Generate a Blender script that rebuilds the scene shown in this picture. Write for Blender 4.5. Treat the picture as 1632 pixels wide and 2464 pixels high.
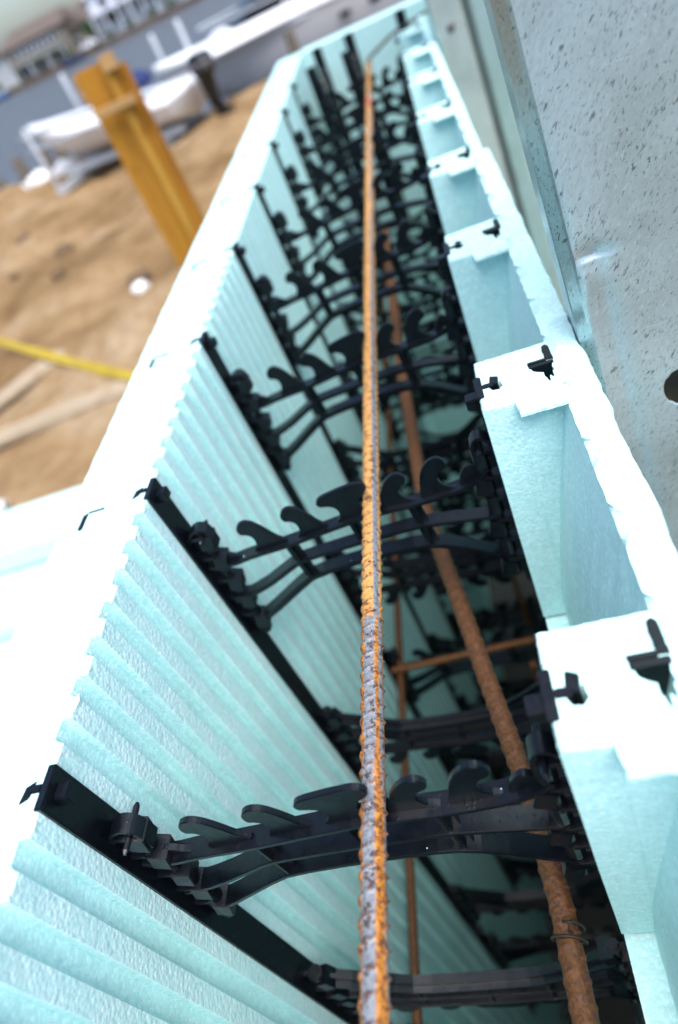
import bpy, bmesh, math, random
from mathutils import Vector, Matrix, noise
R = math.radians
rnd = random.Random(7)
S = bpy.context.scene
COL = S.collection
for o in list(bpy.data.objects):
    bpy.data.objects.remove(o)

# ------------------------------------------------------------------ camera
cam_d = bpy.data.cameras.new('camera')
cam = bpy.data.objects.new('camera', cam_d)
COL.objects.link(cam)
S.camera = cam
cam_d.sensor_fit = 'VERTICAL'
cam_d.sensor_height = 36.0
cam_d.sensor_width = 24.0
cam_d.lens = 24.61
cam_d.clip_start = 0.01
cam_d.clip_end = 5000
cx, cy, cz = (0.9316, 0.02501, -0.36264), (0.25331, 0.67084, 0.697), (0.2607, -0.74118, 0.61861)
cam.matrix_world = Matrix(((cx[0], cy[0], cz[0], 0.23091), (cx[1], cy[1], cz[1], -0.14359),
                           (cx[2], cy[2], cz[2], 0.22821), (0, 0, 0, 1)))
cam_d.dof.use_dof = True
cam_d.dof.focus_distance = 0.355
cam_d.dof.aperture_fstop = 4.5
cam_d.dof.aperture_blades = 0

# ------------------------------------------------------------------ light
SUN_EL, SUN_AZ = 66.0, 146.0
W = bpy.data.worlds.new('World')
S.world = W
W.use_nodes = True
nt = W.node_tree
bg = nt.nodes['Background']
sky = nt.nodes.new('ShaderNodeTexSky')
sky.sky_type = 'NISHITA'
sky.sun_disc = False
sky.sun_elevation = R(SUN_EL)
sky.sun_rotation = R(SUN_AZ)
sky.air_density = 1.0
sky.dust_density = 2.2
sky.ozone_density = 4.0
nt.links.new(sky.outputs[0], bg.inputs[0])
bg.inputs[1].default_value = 0.05
sun_d = bpy.data.lights.new('sun', 'SUN')
sun_d.energy = 1.5
sun_d.angle = R(60)
sun_d.color = (1.0, 0.985, 0.96)
sun = bpy.data.objects.new('sun', sun_d)
COL.objects.link(sun)
dv = Vector((math.sin(R(SUN_AZ)) * math.cos(R(SUN_EL)), math.cos(R(SUN_AZ)) * math.cos(R(SUN_EL)), math.sin(R(SUN_EL))))
sun.rotation_euler = dv.to_track_quat('Z', 'Y').to_euler()
sun.location = (0, 0, 30)
S.view_settings.view_transform = 'Standard'
S.view_settings.look = 'None'
S.view_settings.exposure = 2.1
S.view_settings.gamma = 1
S.view_settings.use_curve_mapping = False
S.cycles.max_bounces = 12
S.cycles.diffuse_bounces = 9
S.cycles.use_denoising = True

# ------------------------------------------------------------------ materials
def new_mat(name):
    m = bpy.data.materials.new(name)
    m.use_nodes = True
    t = m.node_tree
    return m, t, t.nodes['Principled BSDF']

def nd(t, kind, **kw):
    n = t.nodes.new(kind)
    for k, v in kw.items():
        if k.startswith('i_'):
            key = k[2:].replace('_', ' ')
            n.inputs[key].default_value = v
        else:
            setattr(n, k, v)
    return n

def coords(t, scale=(1, 1, 1), rot=(0, 0, 0), kind='Object'):
    tc = t.nodes.new('ShaderNodeTexCoord')
    mp = t.nodes.new('ShaderNodeMapping')
    mp.inputs['Scale'].default_value = scale
    mp.inputs['Rotation'].default_value = rot
    t.links.new(tc.outputs[kind], mp.inputs[0])
    return mp.outputs[0]

def ramp(t, src, stops, interp='LINEAR'):
    r = t.nodes.new('ShaderNodeValToRGB')
    r.color_ramp.interpolation = interp
    el = r.color_ramp.elements
    while len(el) > 1:
        el.remove(el[-1])
    el[0].position = stops[0][0]
    el[0].color = tuple(stops[0][1]) + (1,) if len(stops[0][1]) == 3 else stops[0][1]
    for p, c in stops[1:]:
        e = el.new(p)
        e.color = tuple(c) + (1,) if len(c) == 3 else c
    t.links.new(src, r.inputs[0])
    return r.outputs[0]

def tex_noise(t, vec, scale, detail=4, rough=0.55, dist=0.0):
    n = nd(t, 'ShaderNodeTexNoise')
    n.inputs['Scale'].default_value = scale
    n.inputs['Detail'].default_value = detail
    n.inputs['Roughness'].default_value = rough
    n.inputs['Distortion'].default_value = dist
    t.links.new(vec, n.inputs['Vector'])
    return n.outputs['Fac']

def mixc(t, fac, a, b, mode='MIX'):
    m = nd(t, 'ShaderNodeMix', data_type='RGBA', blend_type=mode)
    for sock, v in ((m.inputs[0], fac), (m.inputs[6], a), (m.inputs[7], b)):
        if isinstance(v, (int, float)):
            sock.default_value = v
        elif isinstance(v, tuple):
            sock.default_value = v + (1,) if len(v) == 3 else v
        else:
            t.links.new(v, sock)
    return m.outputs[2]

def bump(t, p, h, strength, dist):
    b = nd(t, 'ShaderNodeBump')
    b.inputs['Strength'].default_value = strength
    b.inputs['Distance'].default_value = dist
    t.links.new(h, b.inputs['Height'])
    t.links.new(b.outputs[0], p.inputs['Normal'])
    return b

def mat_simple(name, col, rough=0.6, metal=0.0, var=0.12, nscale=6.0, bmp=0.0, bscale=40.0, bd=0.01):
    m, t, p = new_mat(name)
    v = coords(t)
    n = tex_noise(t, v, nscale, 5)
    lo = tuple(c * (1 - var) for c in col)
    hi = tuple(min(1, c * (1 + var)) for c in col)
    t.links.new(ramp(t, n, [(0.3, lo), (0.7, hi)]), p.inputs['Base Color'])
    p.inputs['Roughness'].default_value = rough
    p.inputs['Metallic'].default_value = metal
    if bmp:
        bump(t, p, tex_noise(t, v, bscale, 6), bmp, bd)
    return m

def mat_foam(name, col, deep, bead=330.0, bstr=0.75, crushed=False):
    m, t, p = new_mat(name)
    v = coords(t)
    vo = nd(t, 'ShaderNodeTexVoronoi', feature='F1')
    vo.inputs['Scale'].default_value = bead
    t.links.new(v, vo.inputs['Vector'])
    ve = nd(t, 'ShaderNodeTexVoronoi', feature='DISTANCE_TO_EDGE')
    ve.inputs['Scale'].default_value = bead
    t.links.new(v, ve.inputs['Vector'])
    n1 = tex_noise(t, v, 26, 5)
    n2 = tex_noise(t, v, 300, 3)
    c = ramp(t, n1, [(0.3, tuple(x * 0.94 for x in col)), (0.7, tuple(min(1, x * 1.04) for x in col))])
    sp = nd(t, 'ShaderNodeSeparateColor')
    t.links.new(vo.outputs['Color'], sp.inputs[0])
    c = mixc(t, 1.0, c, ramp(t, sp.outputs[0], [(0.0, (0.88,) * 3), (0.8, (1.0,) * 3), (0.97, (1.10, 1.03, 1.03))]), 'MULTIPLY')
    # bead seams and a few darker dye flecks
    seam = ramp(t, ve.outputs['Distance'], [(0.0, (1, 1, 1)), (0.10, (0, 0, 0))])
    c = mixc(t, mixc(t, 1.0, seam, (0.40, 0.40, 0.40), 'MULTIPLY'), c, deep)
    fl = ramp(t, n2, [(0.66, (0, 0, 0)), (0.76, (1, 1, 1))])
    c = mixc(t, mixc(t, 1.0, fl, (0.45, 0.45, 0.45), 'MULTIPLY'), c, deep)
    # faint smears of rust water and dust
    n3 = tex_noise(t, coords(t, (9, 9, 1.5)), 1.0, 6)
    st = ramp(t, n3, [(0.66, (0, 0, 0)), (0.8, (0.35, 0.35, 0.35))])
    c = mixc(t, st, c, (0.66, 0.62, 0.50))
    if crushed:
        # the proud ridges are cut through the beads: whiter and rougher than the moulded valleys
        tc = nd(t, 'ShaderNodeTexCoord')
        sx = nd(t, 'ShaderNodeSeparateXYZ')
        t.links.new(tc.outputs['Object'], sx.inputs[0])
        mr = nd(t, 'ShaderNodeMapRange')
        t.links.new(sx.outputs['X'], mr.inputs[0])
        mr.inputs[1].default_value = -0.0022
        mr.inputs[2].default_value = -0.0004
        pat = ramp(t, tex_noise(t, v, 45, 5), [(0.40, (0.35,) * 3), (0.68, (1, 1, 1))])
        cm = mixc(t, 1.0, mr.outputs[0], pat, 'MULTIPLY')
        hi = ramp(t, sp.outputs[1], [(0.2, (0.62, 0.84, 0.83)), (0.75, (0.78, 0.90, 0.90))])
        c = mixc(t, mixc(t, 1.0, cm, (0.6,) * 3, 'MULTIPLY'), c, hi)
    t.links.new(c, p.inputs['Base Color'])
    p.inputs['Roughness'].default_value = 0.42
    p.inputs['Specular IOR Level'].default_value = 0.3
    p.inputs['Subsurface Weight'].default_value = 0.0
    ad = nd(t, 'ShaderNodeMath', operation='MULTIPLY_ADD')
    t.links.new(vo.outputs['Distance'], ad.inputs[0])
    ad.inputs[1].default_value = -1.0
    n2s = nd(t, 'ShaderNodeMath', operation='MULTIPLY')
    t.links.new(n2, n2s.inputs[0]); n2s.inputs[1].default_value = 0.3
    t.links.new(n2s.outputs[0], ad.inputs[2])
    bn = bump(t, p, ad.outputs[0], bstr, 0.0007)
    if crushed:
        st_ = nd(t, 'ShaderNodeMath', operation='MULTIPLY_ADD')
        t.links.new(cm, st_.inputs[0]); st_.inputs[1].default_value = 0.33; st_.inputs[2].default_value = bstr
        t.links.new(st_.outputs[0], bn.inputs['Strength'])
    return m

FOAM_C, FOAM_D = (0.595, 0.86, 0.84), (0.20, 0.68, 0.66)
M_FOAM = mat_foam('turquoise_foam', FOAM_C, FOAM_D, 420, 0.2)
M_FOAM_L = mat_foam('grooved_foam', (0.575, 0.858, 0.845), FOAM_D, 420, 0.22, True)
M_FOAM_S = mat_foam('moulded_foam_face', FOAM_C, FOAM_D, 420, 0.2)
M_FOAM_C = mat_foam('cut_foam_beads', (0.60, 0.86, 0.84), FOAM_D, 460, 0.35)

def mat_plastic():
    m, t, p = new_mat('black_plastic')
    v = coords(t)
    n = tex_noise(t, v, 60, 4)
    t.links.new(ramp(t, n, [(0.3, (0.0012, 0.0022, 0.0042)), (0.75, (0.0026, 0.0040, 0.0072))]), p.inputs['Base Color'])
    t.links.new(ramp(t, tex_noise(t, v, 220, 3), [(0.3, (0.27,) * 3), (0.7, (0.38,) * 3)]), p.inputs['Roughness'])
    p.inputs['Specular IOR Level'].default_value = 0.5
    # drops of rain left on the plastic
    vo = nd(t, 'ShaderNodeTexVoronoi', feature='F1')
    vo.inputs['Scale'].default_value = 260
    t.links.new(v, vo.inputs['Vector'])
    drop = ramp(t, vo.outputs['Distance'], [(0.10, (1, 1, 1)), (0.24, (0, 0, 0))])
    ad = nd(t, 'ShaderNodeMath', operation='MULTIPLY_ADD')
    t.links.new(drop, ad.inputs[0])
    ad.inputs[1].default_value = 0.6
    nsm = nd(t, 'ShaderNodeMath', operation='MULTIPLY')
    t.links.new(tex_noise(t, v, 400, 2), nsm.inputs[0]); nsm.inputs[1].default_value = 0.15
    t.links.new(nsm.outputs[0], ad.inputs[2])
    bump(t, p, ad.outputs[0], 0.22, 0.0006)
    return m
M_PLA = mat_plastic()

def mat_rebar(name, along, grey=0.5, dim=1.0):
    m, t, p = new_mat(name)
    sc = [1, 1, 1]
    sc[along] = 0.45
    v = coords(t, tuple(sc))
    vi = coords(t)
    big = tex_noise(t, v, 130, 6, 0.68)
    fine = tex_noise(t, vi, 520, 5, 0.65)
    pit = tex_noise(t, vi, 240, 4, 0.7)
    # grey mill scale is left in bands along the bar, rust follows the seam and the rolled ribs
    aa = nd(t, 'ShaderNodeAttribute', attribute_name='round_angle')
    ar = nd(t, 'ShaderNodeAttribute', attribute_name='rib_height')
    tc = nd(t, 'ShaderNodeTexCoord')
    sx = nd(t, 'ShaderNodeSeparateXYZ')
    t.links.new(tc.outputs['Object'], sx.inputs[0])
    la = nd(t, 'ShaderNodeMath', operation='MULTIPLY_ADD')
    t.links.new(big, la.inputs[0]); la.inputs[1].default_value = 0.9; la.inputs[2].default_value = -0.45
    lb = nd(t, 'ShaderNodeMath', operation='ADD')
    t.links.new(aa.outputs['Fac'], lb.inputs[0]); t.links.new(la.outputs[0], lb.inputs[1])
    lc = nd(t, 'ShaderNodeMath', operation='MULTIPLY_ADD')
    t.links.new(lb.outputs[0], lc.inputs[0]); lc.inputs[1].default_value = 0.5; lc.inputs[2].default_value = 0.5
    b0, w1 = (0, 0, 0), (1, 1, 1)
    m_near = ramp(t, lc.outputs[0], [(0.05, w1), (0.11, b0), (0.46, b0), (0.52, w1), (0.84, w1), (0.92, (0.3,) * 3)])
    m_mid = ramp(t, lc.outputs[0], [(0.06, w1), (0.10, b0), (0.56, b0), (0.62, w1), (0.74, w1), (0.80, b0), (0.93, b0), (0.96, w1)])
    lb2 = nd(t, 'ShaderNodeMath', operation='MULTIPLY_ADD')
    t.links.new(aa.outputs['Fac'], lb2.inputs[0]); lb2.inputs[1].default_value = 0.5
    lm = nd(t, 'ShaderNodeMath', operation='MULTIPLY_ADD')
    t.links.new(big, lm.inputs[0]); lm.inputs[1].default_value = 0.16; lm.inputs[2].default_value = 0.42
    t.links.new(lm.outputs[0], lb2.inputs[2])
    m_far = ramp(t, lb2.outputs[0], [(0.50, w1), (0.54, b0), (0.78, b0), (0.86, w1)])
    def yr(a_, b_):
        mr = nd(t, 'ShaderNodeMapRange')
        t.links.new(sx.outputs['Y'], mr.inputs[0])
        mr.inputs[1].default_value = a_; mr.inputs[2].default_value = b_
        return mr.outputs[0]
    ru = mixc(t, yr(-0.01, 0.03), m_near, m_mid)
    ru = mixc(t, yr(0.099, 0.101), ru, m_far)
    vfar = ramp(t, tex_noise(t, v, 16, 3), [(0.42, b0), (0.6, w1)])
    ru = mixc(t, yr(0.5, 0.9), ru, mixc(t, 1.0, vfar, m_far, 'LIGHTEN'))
    if grey < 0.4:
        ru = ramp(t, big, [(grey - 0.05, b0), (grey + 0.05, w1)])
    seamed = mixc(t, yr(0.085, 0.115), (0.0, 0.0, 0.0), (1.0, 1.0, 1.0))
    rust = ramp(t, fine, [(0.25, (0.05, 0.017, 0.007)), (0.40, (0.20, 0.065, 0.010)), (0.52, (0.40, 0.14, 0.015)), (0.72, (0.55, 0.25, 0.04))])
    rust = rust if grey < 0.4 else mixc(t, seamed, rust, ramp(t, fine, [(0.3, (0.38, 0.17, 0.042)), (0.6, (0.54, 0.285, 0.085))]))
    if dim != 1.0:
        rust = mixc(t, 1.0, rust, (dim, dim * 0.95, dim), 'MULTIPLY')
    steel = ramp(t, fine, [(0.3, (0.13, 0.14, 0.16)), (0.7, (0.30, 0.32, 0.355))])
    c = mixc(t, ru, steel, rust)
    dk = ramp(t, pit, [(0.545, (0, 0, 0)), (0.60, (1, 1, 1))])
    c = mixc(t, mixc(t, 1.0, dk, (0.85,) * 3, 'MULTIPLY'), c, (0.055, 0.02, 0.012))
    t.links.new(c, p.inputs['Base Color'])
    p.inputs['Roughness'].default_value = 0.68
    ribm = ramp(t, ar.outputs['Fac'], [(0.35, b0), (0.75, w1)])
    ribm = mixc(t, 1.0, ribm, ramp(t, tex_noise(t, vi, 330, 4, 0.7), [(0.40, b0), (0.52, w1)]), 'MULTIPLY')
    c = mixc(t, mixc(t, 1.0, ribm, (0.8,) * 3, 'MULTIPLY'), c, ramp(t, fine, [(0.35, (0.05, 0.018, 0.012)), (0.6, (0.17, 0.055, 0.016))]))
    t.links.new(c, p.inputs['Base Color'])
    mt = nd(t, 'ShaderNodeMath', operation='MULTIPLY_ADD')
    t.links.new(ru, mt.inputs[0]); mt.inputs[1].default_value = -0.45; mt.inputs[2].default_value = 0.45
    t.links.new(mt.outputs[0], p.inputs['Metallic'])
    bump(t, p, fine, 0.45, 0.0005)
    return m
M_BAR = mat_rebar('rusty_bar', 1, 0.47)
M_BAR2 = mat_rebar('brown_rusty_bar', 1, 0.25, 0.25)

def mat_galv(name, tint=(0.37, 0.485, 0.535), spots=True, rough=0.38):
    m, t, p = new_mat(name)
    v = coords(t)
    vr = coords(t, (1, 1, 1), (0, R(-32), 0))
    vs = nd(t, 'ShaderNodeMapping')
    vs.inputs['Scale'].default_value = (1.0, 1.0, 0.36)
    t.links.new(vr, vs.inputs[0])
    n1 = tex_noise(t, v, 9, 6, 0.6)
    c = ramp(t, n1, [(0.25, tuple(x * 0.72 for x in tint)), (0.5, tint), (0.75, tuple(x * 1.22 for x in tint))])
    n5 = tex_noise(t, vs.outputs[0], 700, 4, 0.6)
    c = mixc(t, ramp(t, n5, [(0.30, (0.55,) * 3), (0.48, (0, 0, 0))]), c, tuple(x * 0.70 for x in tint))
    c = mixc(t, ramp(t, n5, [(0.55, (0, 0, 0)), (0.75, (0.5,) * 3)]), c, tuple(min(1, x * 1.35) for x in tint))
    n7 = tex_noise(t, v, 3.6, 3, 0.5)
    c = mixc(t, 1.0, c, ramp(t, n7, [(0.3, (0.72,) * 3), (0.65, (1.1,) * 3)]), 'MULTIPLY')
    if spots:
        for sc, lo, hi, amt in ((560, 0.64, 0.685, 0.62), (1050, 0.615, 0.67, 0.5), (320, 0.69, 0.72, 0.6)):
            nn = tex_noise(t, vs.outputs[0], sc, 2, 0.5)
            amt = ramp(t, tex_noise(t, v, 17 + sc * 0.02, 3), [(0.36, (amt * 0.12,) * 3), (0.6, (amt * 1.2,) * 3)])
            c = mixc(t, mixc(t, 1.0, ramp(t, nn, [(lo, (0, 0, 0)), (hi, (1, 1, 1))]), amt, 'MULTIPLY'), c, (0.05, 0.065, 0.07))
        scr = tex_noise(t, coords(t, (30, 1, 900), (0, R(24), 0)), 1.0, 2)
        c = mixc(t, ramp(t, scr, [(0.70, (0, 0, 0)), (0.74, (0.5,) * 3)]), c, tuple(min(1, x * 1.5) for x in tint))
        n6 = tex_noise(t, coords(t, (1, 1, 1), (0, R(58), 0)), 14, 5, 0.6)
        c = mixc(t, ramp(t, n6, [(0.62, (0, 0, 0)), (0.78, (0.22,) * 3)]), c, (0.40, 0.33, 0.30))
    t.links.new(c, p.inputs['Base Color'])
    p.inputs['Metallic'].default_value = 0.5
    t.links.new(ramp(t, n1, [(0.3, (rough - 0.07,) * 3), (0.7, (rough + 0.12,) * 3)]), p.inputs['Roughness'])
    bump(t, p, n5, 0.12, 0.0006)
    return m
M_GALV = mat_galv('spotted_galvanised_steel')
M_GALV_E = mat_galv('rolled_steel_edge', (0.34, 0.43, 0.46), True, 0.28)
M_GALV_E.node_tree.nodes['Principled BSDF'].inputs['Metallic'].default_value = 0.85
M_GALV2 = mat_galv('plain_galvanised_steel', (0.42, 0.50, 0.49), False, 0.45)

def mat_sand():
    m, t, p = new_mat('sand')
    v = coords(t)
    n1 = tex_noise(t, v, 0.8, 7, 0.62)
    n2 = tex_noise(t, v, 7, 6, 0.65)
    c = ramp(t, n1, [(0.30, (0.10, 0.055, 0.022)), (0.42, (0.20, 0.122, 0.056)), (0.55, (0.30, 0.195, 0.10)), (0.70, (0.36, 0.265, 0.165))])
    c = mixc(t, ramp(t, n2, [(0.3, (0.6,) * 3), (0.55, (0, 0, 0))]), c, (0.17, 0.10, 0.05))
    t.links.new(c, p.inputs['Base Color'])
    p.inputs['Roughness'].default_value = 0.95
    p.inputs['Specular IOR Level'].default_value = 0.1
    bump(t, p, n2, 0.7, 0.12)
    return m
M_SAND = mat_sand()

def mat_water():
    m, t, p = new_mat('bay_water')
    v = coords(t, (1, 1.6, 1))
    n = tex_noise(t, v, 1.4, 5, 0.6)
    t.links.new(ramp(t, n, [(0.3, (0.060, 0.066, 0.075)), (0.7, (0.090, 0.097, 0.107))]), p.inputs['Base Color'])
    p.inputs['Roughness'].default_value = 0.45
    p.inputs['Specular IOR Level'].default_value = 0.3
    bump(t, p, n, 0.5, 0.12)
    return m
M_WATER = mat_water()

def mat_wood(name, col, dark, axis=2, sc=22):
    m, t, p = new_mat(name)
    s = [sc, sc, sc]
    s[axis] = sc * 0.07
    v = coords(t, tuple(s))
    n = tex_noise(t, v, 1.0, 6, 0.6, 0.6)
    k = tex_noise(t, coords(t), 5, 4)
    c = ramp(t, n, [(0.3, dark), (0.5, col), (0.72, tuple(min(1, x * 1.15) for x in col))])
    c = mixc(t, ramp(t, k, [(0.58, (0, 0, 0)), (0.72, (0.7,) * 3)]), c, dark)
    t.links.new(c, p.inputs['Base Color'])
    p.inputs['Roughness'].default_value = 0.75
    p.inputs['Specular IOR Level'].default_value = 0.12
    bump(t, p, n, 0.3, 0.004)
    return m
M_WOOD = mat_wood('orange_lumber', (0.37, 0.165, 0.022), (0.20, 0.08, 0.011))
M_WOOD_Y = mat_wood('yellow_lumber', (0.42, 0.225, 0.04), (0.30, 0.13, 0.02))
M_WOOD_P = mat_wood('pale_lumber', (0.44, 0.27, 0.12), (0.32, 0.18, 0.07), 0)
M_PLANK = mat_wood('weathered_plank', (0.34, 0.27, 0.19), (0.24, 0.17, 0.10), 0, 10)
M_PILE = mat_wood('grey_piling', (0.12, 0.10, 0.08), (0.06, 0.05, 0.04), 2, 9)
M_WHITE = mat_simple('white_gelcoat', (0.74, 0.75, 0.78), 0.35, var=0.06, nscale=1.5)
M_HULL = mat_simple('grey_hull', (0.62, 0.60, 0.60), 0.4, var=0.07, nscale=1.0)
M_PALE = mat_simple('pale_grey_rail', (0.50, 0.53, 0.57), 0.4, var=0.05)
M_NAVY = mat_simple('navy_canvas', (0.006, 0.018, 0.09), 0.8)
M_BLACK = mat_simple('black_cowling', (0.006, 0.007, 0.008), 0.35)
M_GREYM = mat_simple('cowling_band', (0.11, 0.10, 0.11), 0.5)
M_GLASS = mat_simple('dark_glass', (0.006, 0.008, 0.014), 0.3, var=0.3)
M_GLASS.node_tree.nodes['Principled BSDF'].inputs['Specular IOR Level'].default_value = 0.15
M_YEL = mat_simple('yellow_ribbon', (0.52, 0.37, 0.025), 0.5, var=0.15, nscale=3)
M_CONC = mat_simple('darkened_concrete', (0.06, 0.06, 0.058), 0.9, bmp=0.4, bscale=60)  # footing concrete darkened: the cavity floor's deep shade is put into its colour
M_SHIN = mat_simple('taupe_shingle_wall', (0.20, 0.175, 0.15), 0.9, var=0.12, nscale=2)
M_ROOF = mat_simple('brown_shingle_roof', (0.105, 0.08, 0.068), 0.95, var=0.2, nscale=2)
M_SIDE = mat_simple('white_siding', (0.62, 0.63, 0.70), 0.7, var=0.05, nscale=2)
M_PANE = mat_simple('window_pane', (0.035, 0.042, 0.05), 0.2, var=0.4, nscale=0.8)
M_LEAF = mat_simple('leaf_green', (0.035, 0.085, 0.022), 0.75, var=0.5, nscale=3)
M_BARK = mat_simple('bark', (0.09, 0.065, 0.045), 0.9, var=0.3)
M_BULK = mat_simple('dark_bulkhead', (0.10, 0.072, 0.052), 0.9, var=0.4, nscale=0.6)
M_BLUE = mat_simple('blue_paint', (0.03, 0.12, 0.34), 0.5)
M_LAWN = mat_simple('lawn', (0.10, 0.12, 0.05), 0.95, var=0.3, nscale=0.3)
M_WIRE = mat_simple('tie_wire', (0.035, 0.022, 0.016), 0.6, 0.4)
M_BALL = mat_simple('white_bag', (0.78, 0.77, 0.77), 0.6, var=0.05, bmp=0.4, bscale=9, bd=0.05)
M_RED = mat_simple('red_paint_mark', (0.50, 0.06, 0.04), 0.7)

# ------------------------------------------------------------------ helpers
class MB:
    def __init__(s):
        s.v = []
        s.f = []
    def add(s, vs, fs):
        b = len(s.v)
        s.v += [tuple(v) for v in vs]
        s.f += [tuple(i + b for i in f) for f in fs]
        return s
    def box(s, x0, x1, y0, y1, z0, z1):
        vs = [(x0, y0, z0), (x1, y0, z0), (x1, y1, z0), (x0, y1, z0), (x0, y0, z1), (x1, y0, z1), (x1, y1, z1), (x0, y1, z1)]
        return s.add(vs, [(0, 3, 2, 1), (4, 5, 6, 7), (0, 1, 5, 4), (1, 2, 6, 5), (2, 3, 7, 6), (3, 0, 4, 7)])
    def obox(s, c, ux, uy, uz):
        c, ux, uy, uz = Vector(c), Vector(ux), Vector(uy), Vector(uz)
        vs = [c + a * ux + b * uy + d * uz for d in (-1, 1) for a, b in ((-1, -1), (1, -1), (1, 1), (-1, 1))]
        return s.add(vs, [(0, 3, 2, 1), (4, 5, 6, 7), (0, 1, 5, 4), (1, 2, 6, 5), (2, 3, 7, 6), (3, 0, 4, 7)])
    def plate(s, poly, y0, y1):            # outline in XZ extruded along Y
        n = len(poly)
        vs = [(x, y0, z) for x, z in poly] + [(x, y1, z) for x, z in poly]
        fs = [tuple(range(n)), tuple(reversed(range(n, 2 * n)))]
        fs += [(i, (i + 1) % n + 0, (i + 1) % n + n, i + n) for i in range(n)]
        return s.add(vs, fs)
    def prism(s, poly, z0, z1):            # outline in XY extruded along Z
        n = len(poly)
        vs = [(x, y, z0) for x, y in poly] + [(x, y, z1) for x, y in poly]
        fs = [tuple(reversed(range(n))), tuple(range(n, 2 * n))]
        fs += [(i, (i + 1) % n, (i + 1) % n + n, i + n) for i in range(n)]
        return s.add(vs, fs)
    def stroke(s, pts, hw, up, dn):        # a chord along a polyline in XZ: half width in Y, extent above and below
        vs, fs = [], []
        n = len(pts)
        for i, (x, z) in enumerate(pts):
            a, b = pts[max(0, i - 1)], pts[min(n - 1, i + 1)]
            d = Vector((b[0] - a[0], b[1] - a[1])).normalized()
            nx, nz = -d.y, d.x
            if nz < 0:
                nx, nz = -nx, -nz
            for sy, k in ((-hw, up), (hw, up), (hw, -dn), (-hw, -dn)):
                vs.append((x + nx * k, sy, z + nz * k))
        for i in range(n - 1):
            for j in range(4):
                fs.append((i * 4 + j, i * 4 + (j + 1) % 4, i * 4 + 4 + (j + 1) % 4, i * 4 + 4 + j))
        fs += [(3, 2, 1, 0), tuple(range(4 * n - 4, 4 * n))]
        return s.add(vs, fs)
    def tube(s, pts, rad, seg=10, caps=True):
        pts = [Vector(p) for p in pts]
        n = len(pts)
        vs, fs = [], []
        ref = None
        for i, p in enumerate(pts):
            d = (pts[min(n - 1, i + 1)] - pts[max(0, i - 1)]).normalized()
            if ref is None:
                ref = Vector((0, 0, 1)) if abs(d.z) < 0.9 else Vector((1, 0, 0))
            u = (ref - d * ref.dot(d)).normalized()
            ref = u
            w = d.cross(u)
            r = rad[i] if isinstance(rad, (list, tuple)) else rad
            for j in range(seg):
                a = 2 * math.pi * j / seg
                vs.append(p + u * (r * math.cos(a)) + w * (r * math.sin(a)))
        for i in range(n - 1):
            for j in range(seg):
                k = (j + 1) % seg
                fs.append((i * seg + j, i * seg + k, i * seg + seg + k, i * seg + seg + j))
        if caps:
            fs += [tuple(reversed(range(seg))), tuple(range((n - 1) * seg, n * seg))]
        return s.add(vs, fs)
    def mesh(s, name, mat, smooth=False, bevel=0.0, recalc=True):
        me = bpy.data.meshes.new(name)
        me.from_pydata(s.v, [], s.f)
        if recalc or bevel:
            bm = bmesh.new()
            bm.from_mesh(me)
            bmesh.ops.recalc_face_normals(bm, faces=bm.faces)
            if bevel:
                bmesh.ops.bevel(bm, geom=[e for e in bm.edges if len(e.link_faces) == 2 and e.calc_face_angle(0) > 0.6],
                                offset=bevel, segments=2, affect='EDGES', clamp_overlap=True)
            bm.to_mesh(me)
            bm.free()
        for q in (mat if isinstance(mat, (list, tuple)) else [mat]):
            me.materials.append(q)
        if smooth:
            for p in me.polygons:
                p.use_smooth = True
        me.update()
        return me
    def obj(s, name, mat, parent=None, smooth=False, bevel=0.0):
        return link(name, s.mesh(name, mat, smooth, bevel), parent)

def link(name, me, parent=None, loc=None):
    o = bpy.data.objects.new(name, me)
    COL.objects.link(o)
    if parent:
        o.parent = parent
    if loc:
        o.location = loc
    return o

def tag(o, label, cat, group=None, kind=None):
    if label:
        o['label'] = label
    if cat:
        o['category'] = cat
    if group:
        o['group'] = group
    if kind:
        o['kind'] = kind
    return o

def empty(name, loc, label, cat, group=None, rz=0.0):
    o = bpy.data.objects.new(name, None)
    COL.objects.link(o)
    o.empty_display_size = 0.05
    o.location = loc
    o.rotation_euler = (0, 0, rz)
    return tag(o, label, cat, group)

def copy_tree(o, parent=None):
    c = o.copy()
    COL.objects.link(c)
    c.parent = parent
    for ch in list(o.children):
        copy_tree(ch, c)
    return c

def structure(name, mb, mat, smooth=False):
    o = mb.obj(name, mat, None, smooth)
    o['kind'] = 'structure'
    return o

def rag(pts, step, amp, closed=True, keep=0.0):
    """resample an outline and roughen it the way torn bead foam is rough"""
    out = []
    n = len(pts)
    for i in range(n if closed else n - 1):
        a, b = Vector(pts[i]), Vector(pts[(i + 1) % n])
        L = (b - a).length
        k = max(1, int(L / step))
        nrm = Vector((-(b - a).y, (b - a).x)).normalized() if L > 1e-9 else Vector((0, 0))
        for j in range(k):
            q = a.lerp(b, j / k)
            if j:
                q = q + nrm * (amp * (noise.noise(Vector((q.x * 420, q.y * 420, 3.1))) + 0.7 * (rnd.random() - 0.5)))
            out.append((q.x, q.y))
    if not closed:
        out.append(tuple(pts[-1]))
    return out

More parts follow.
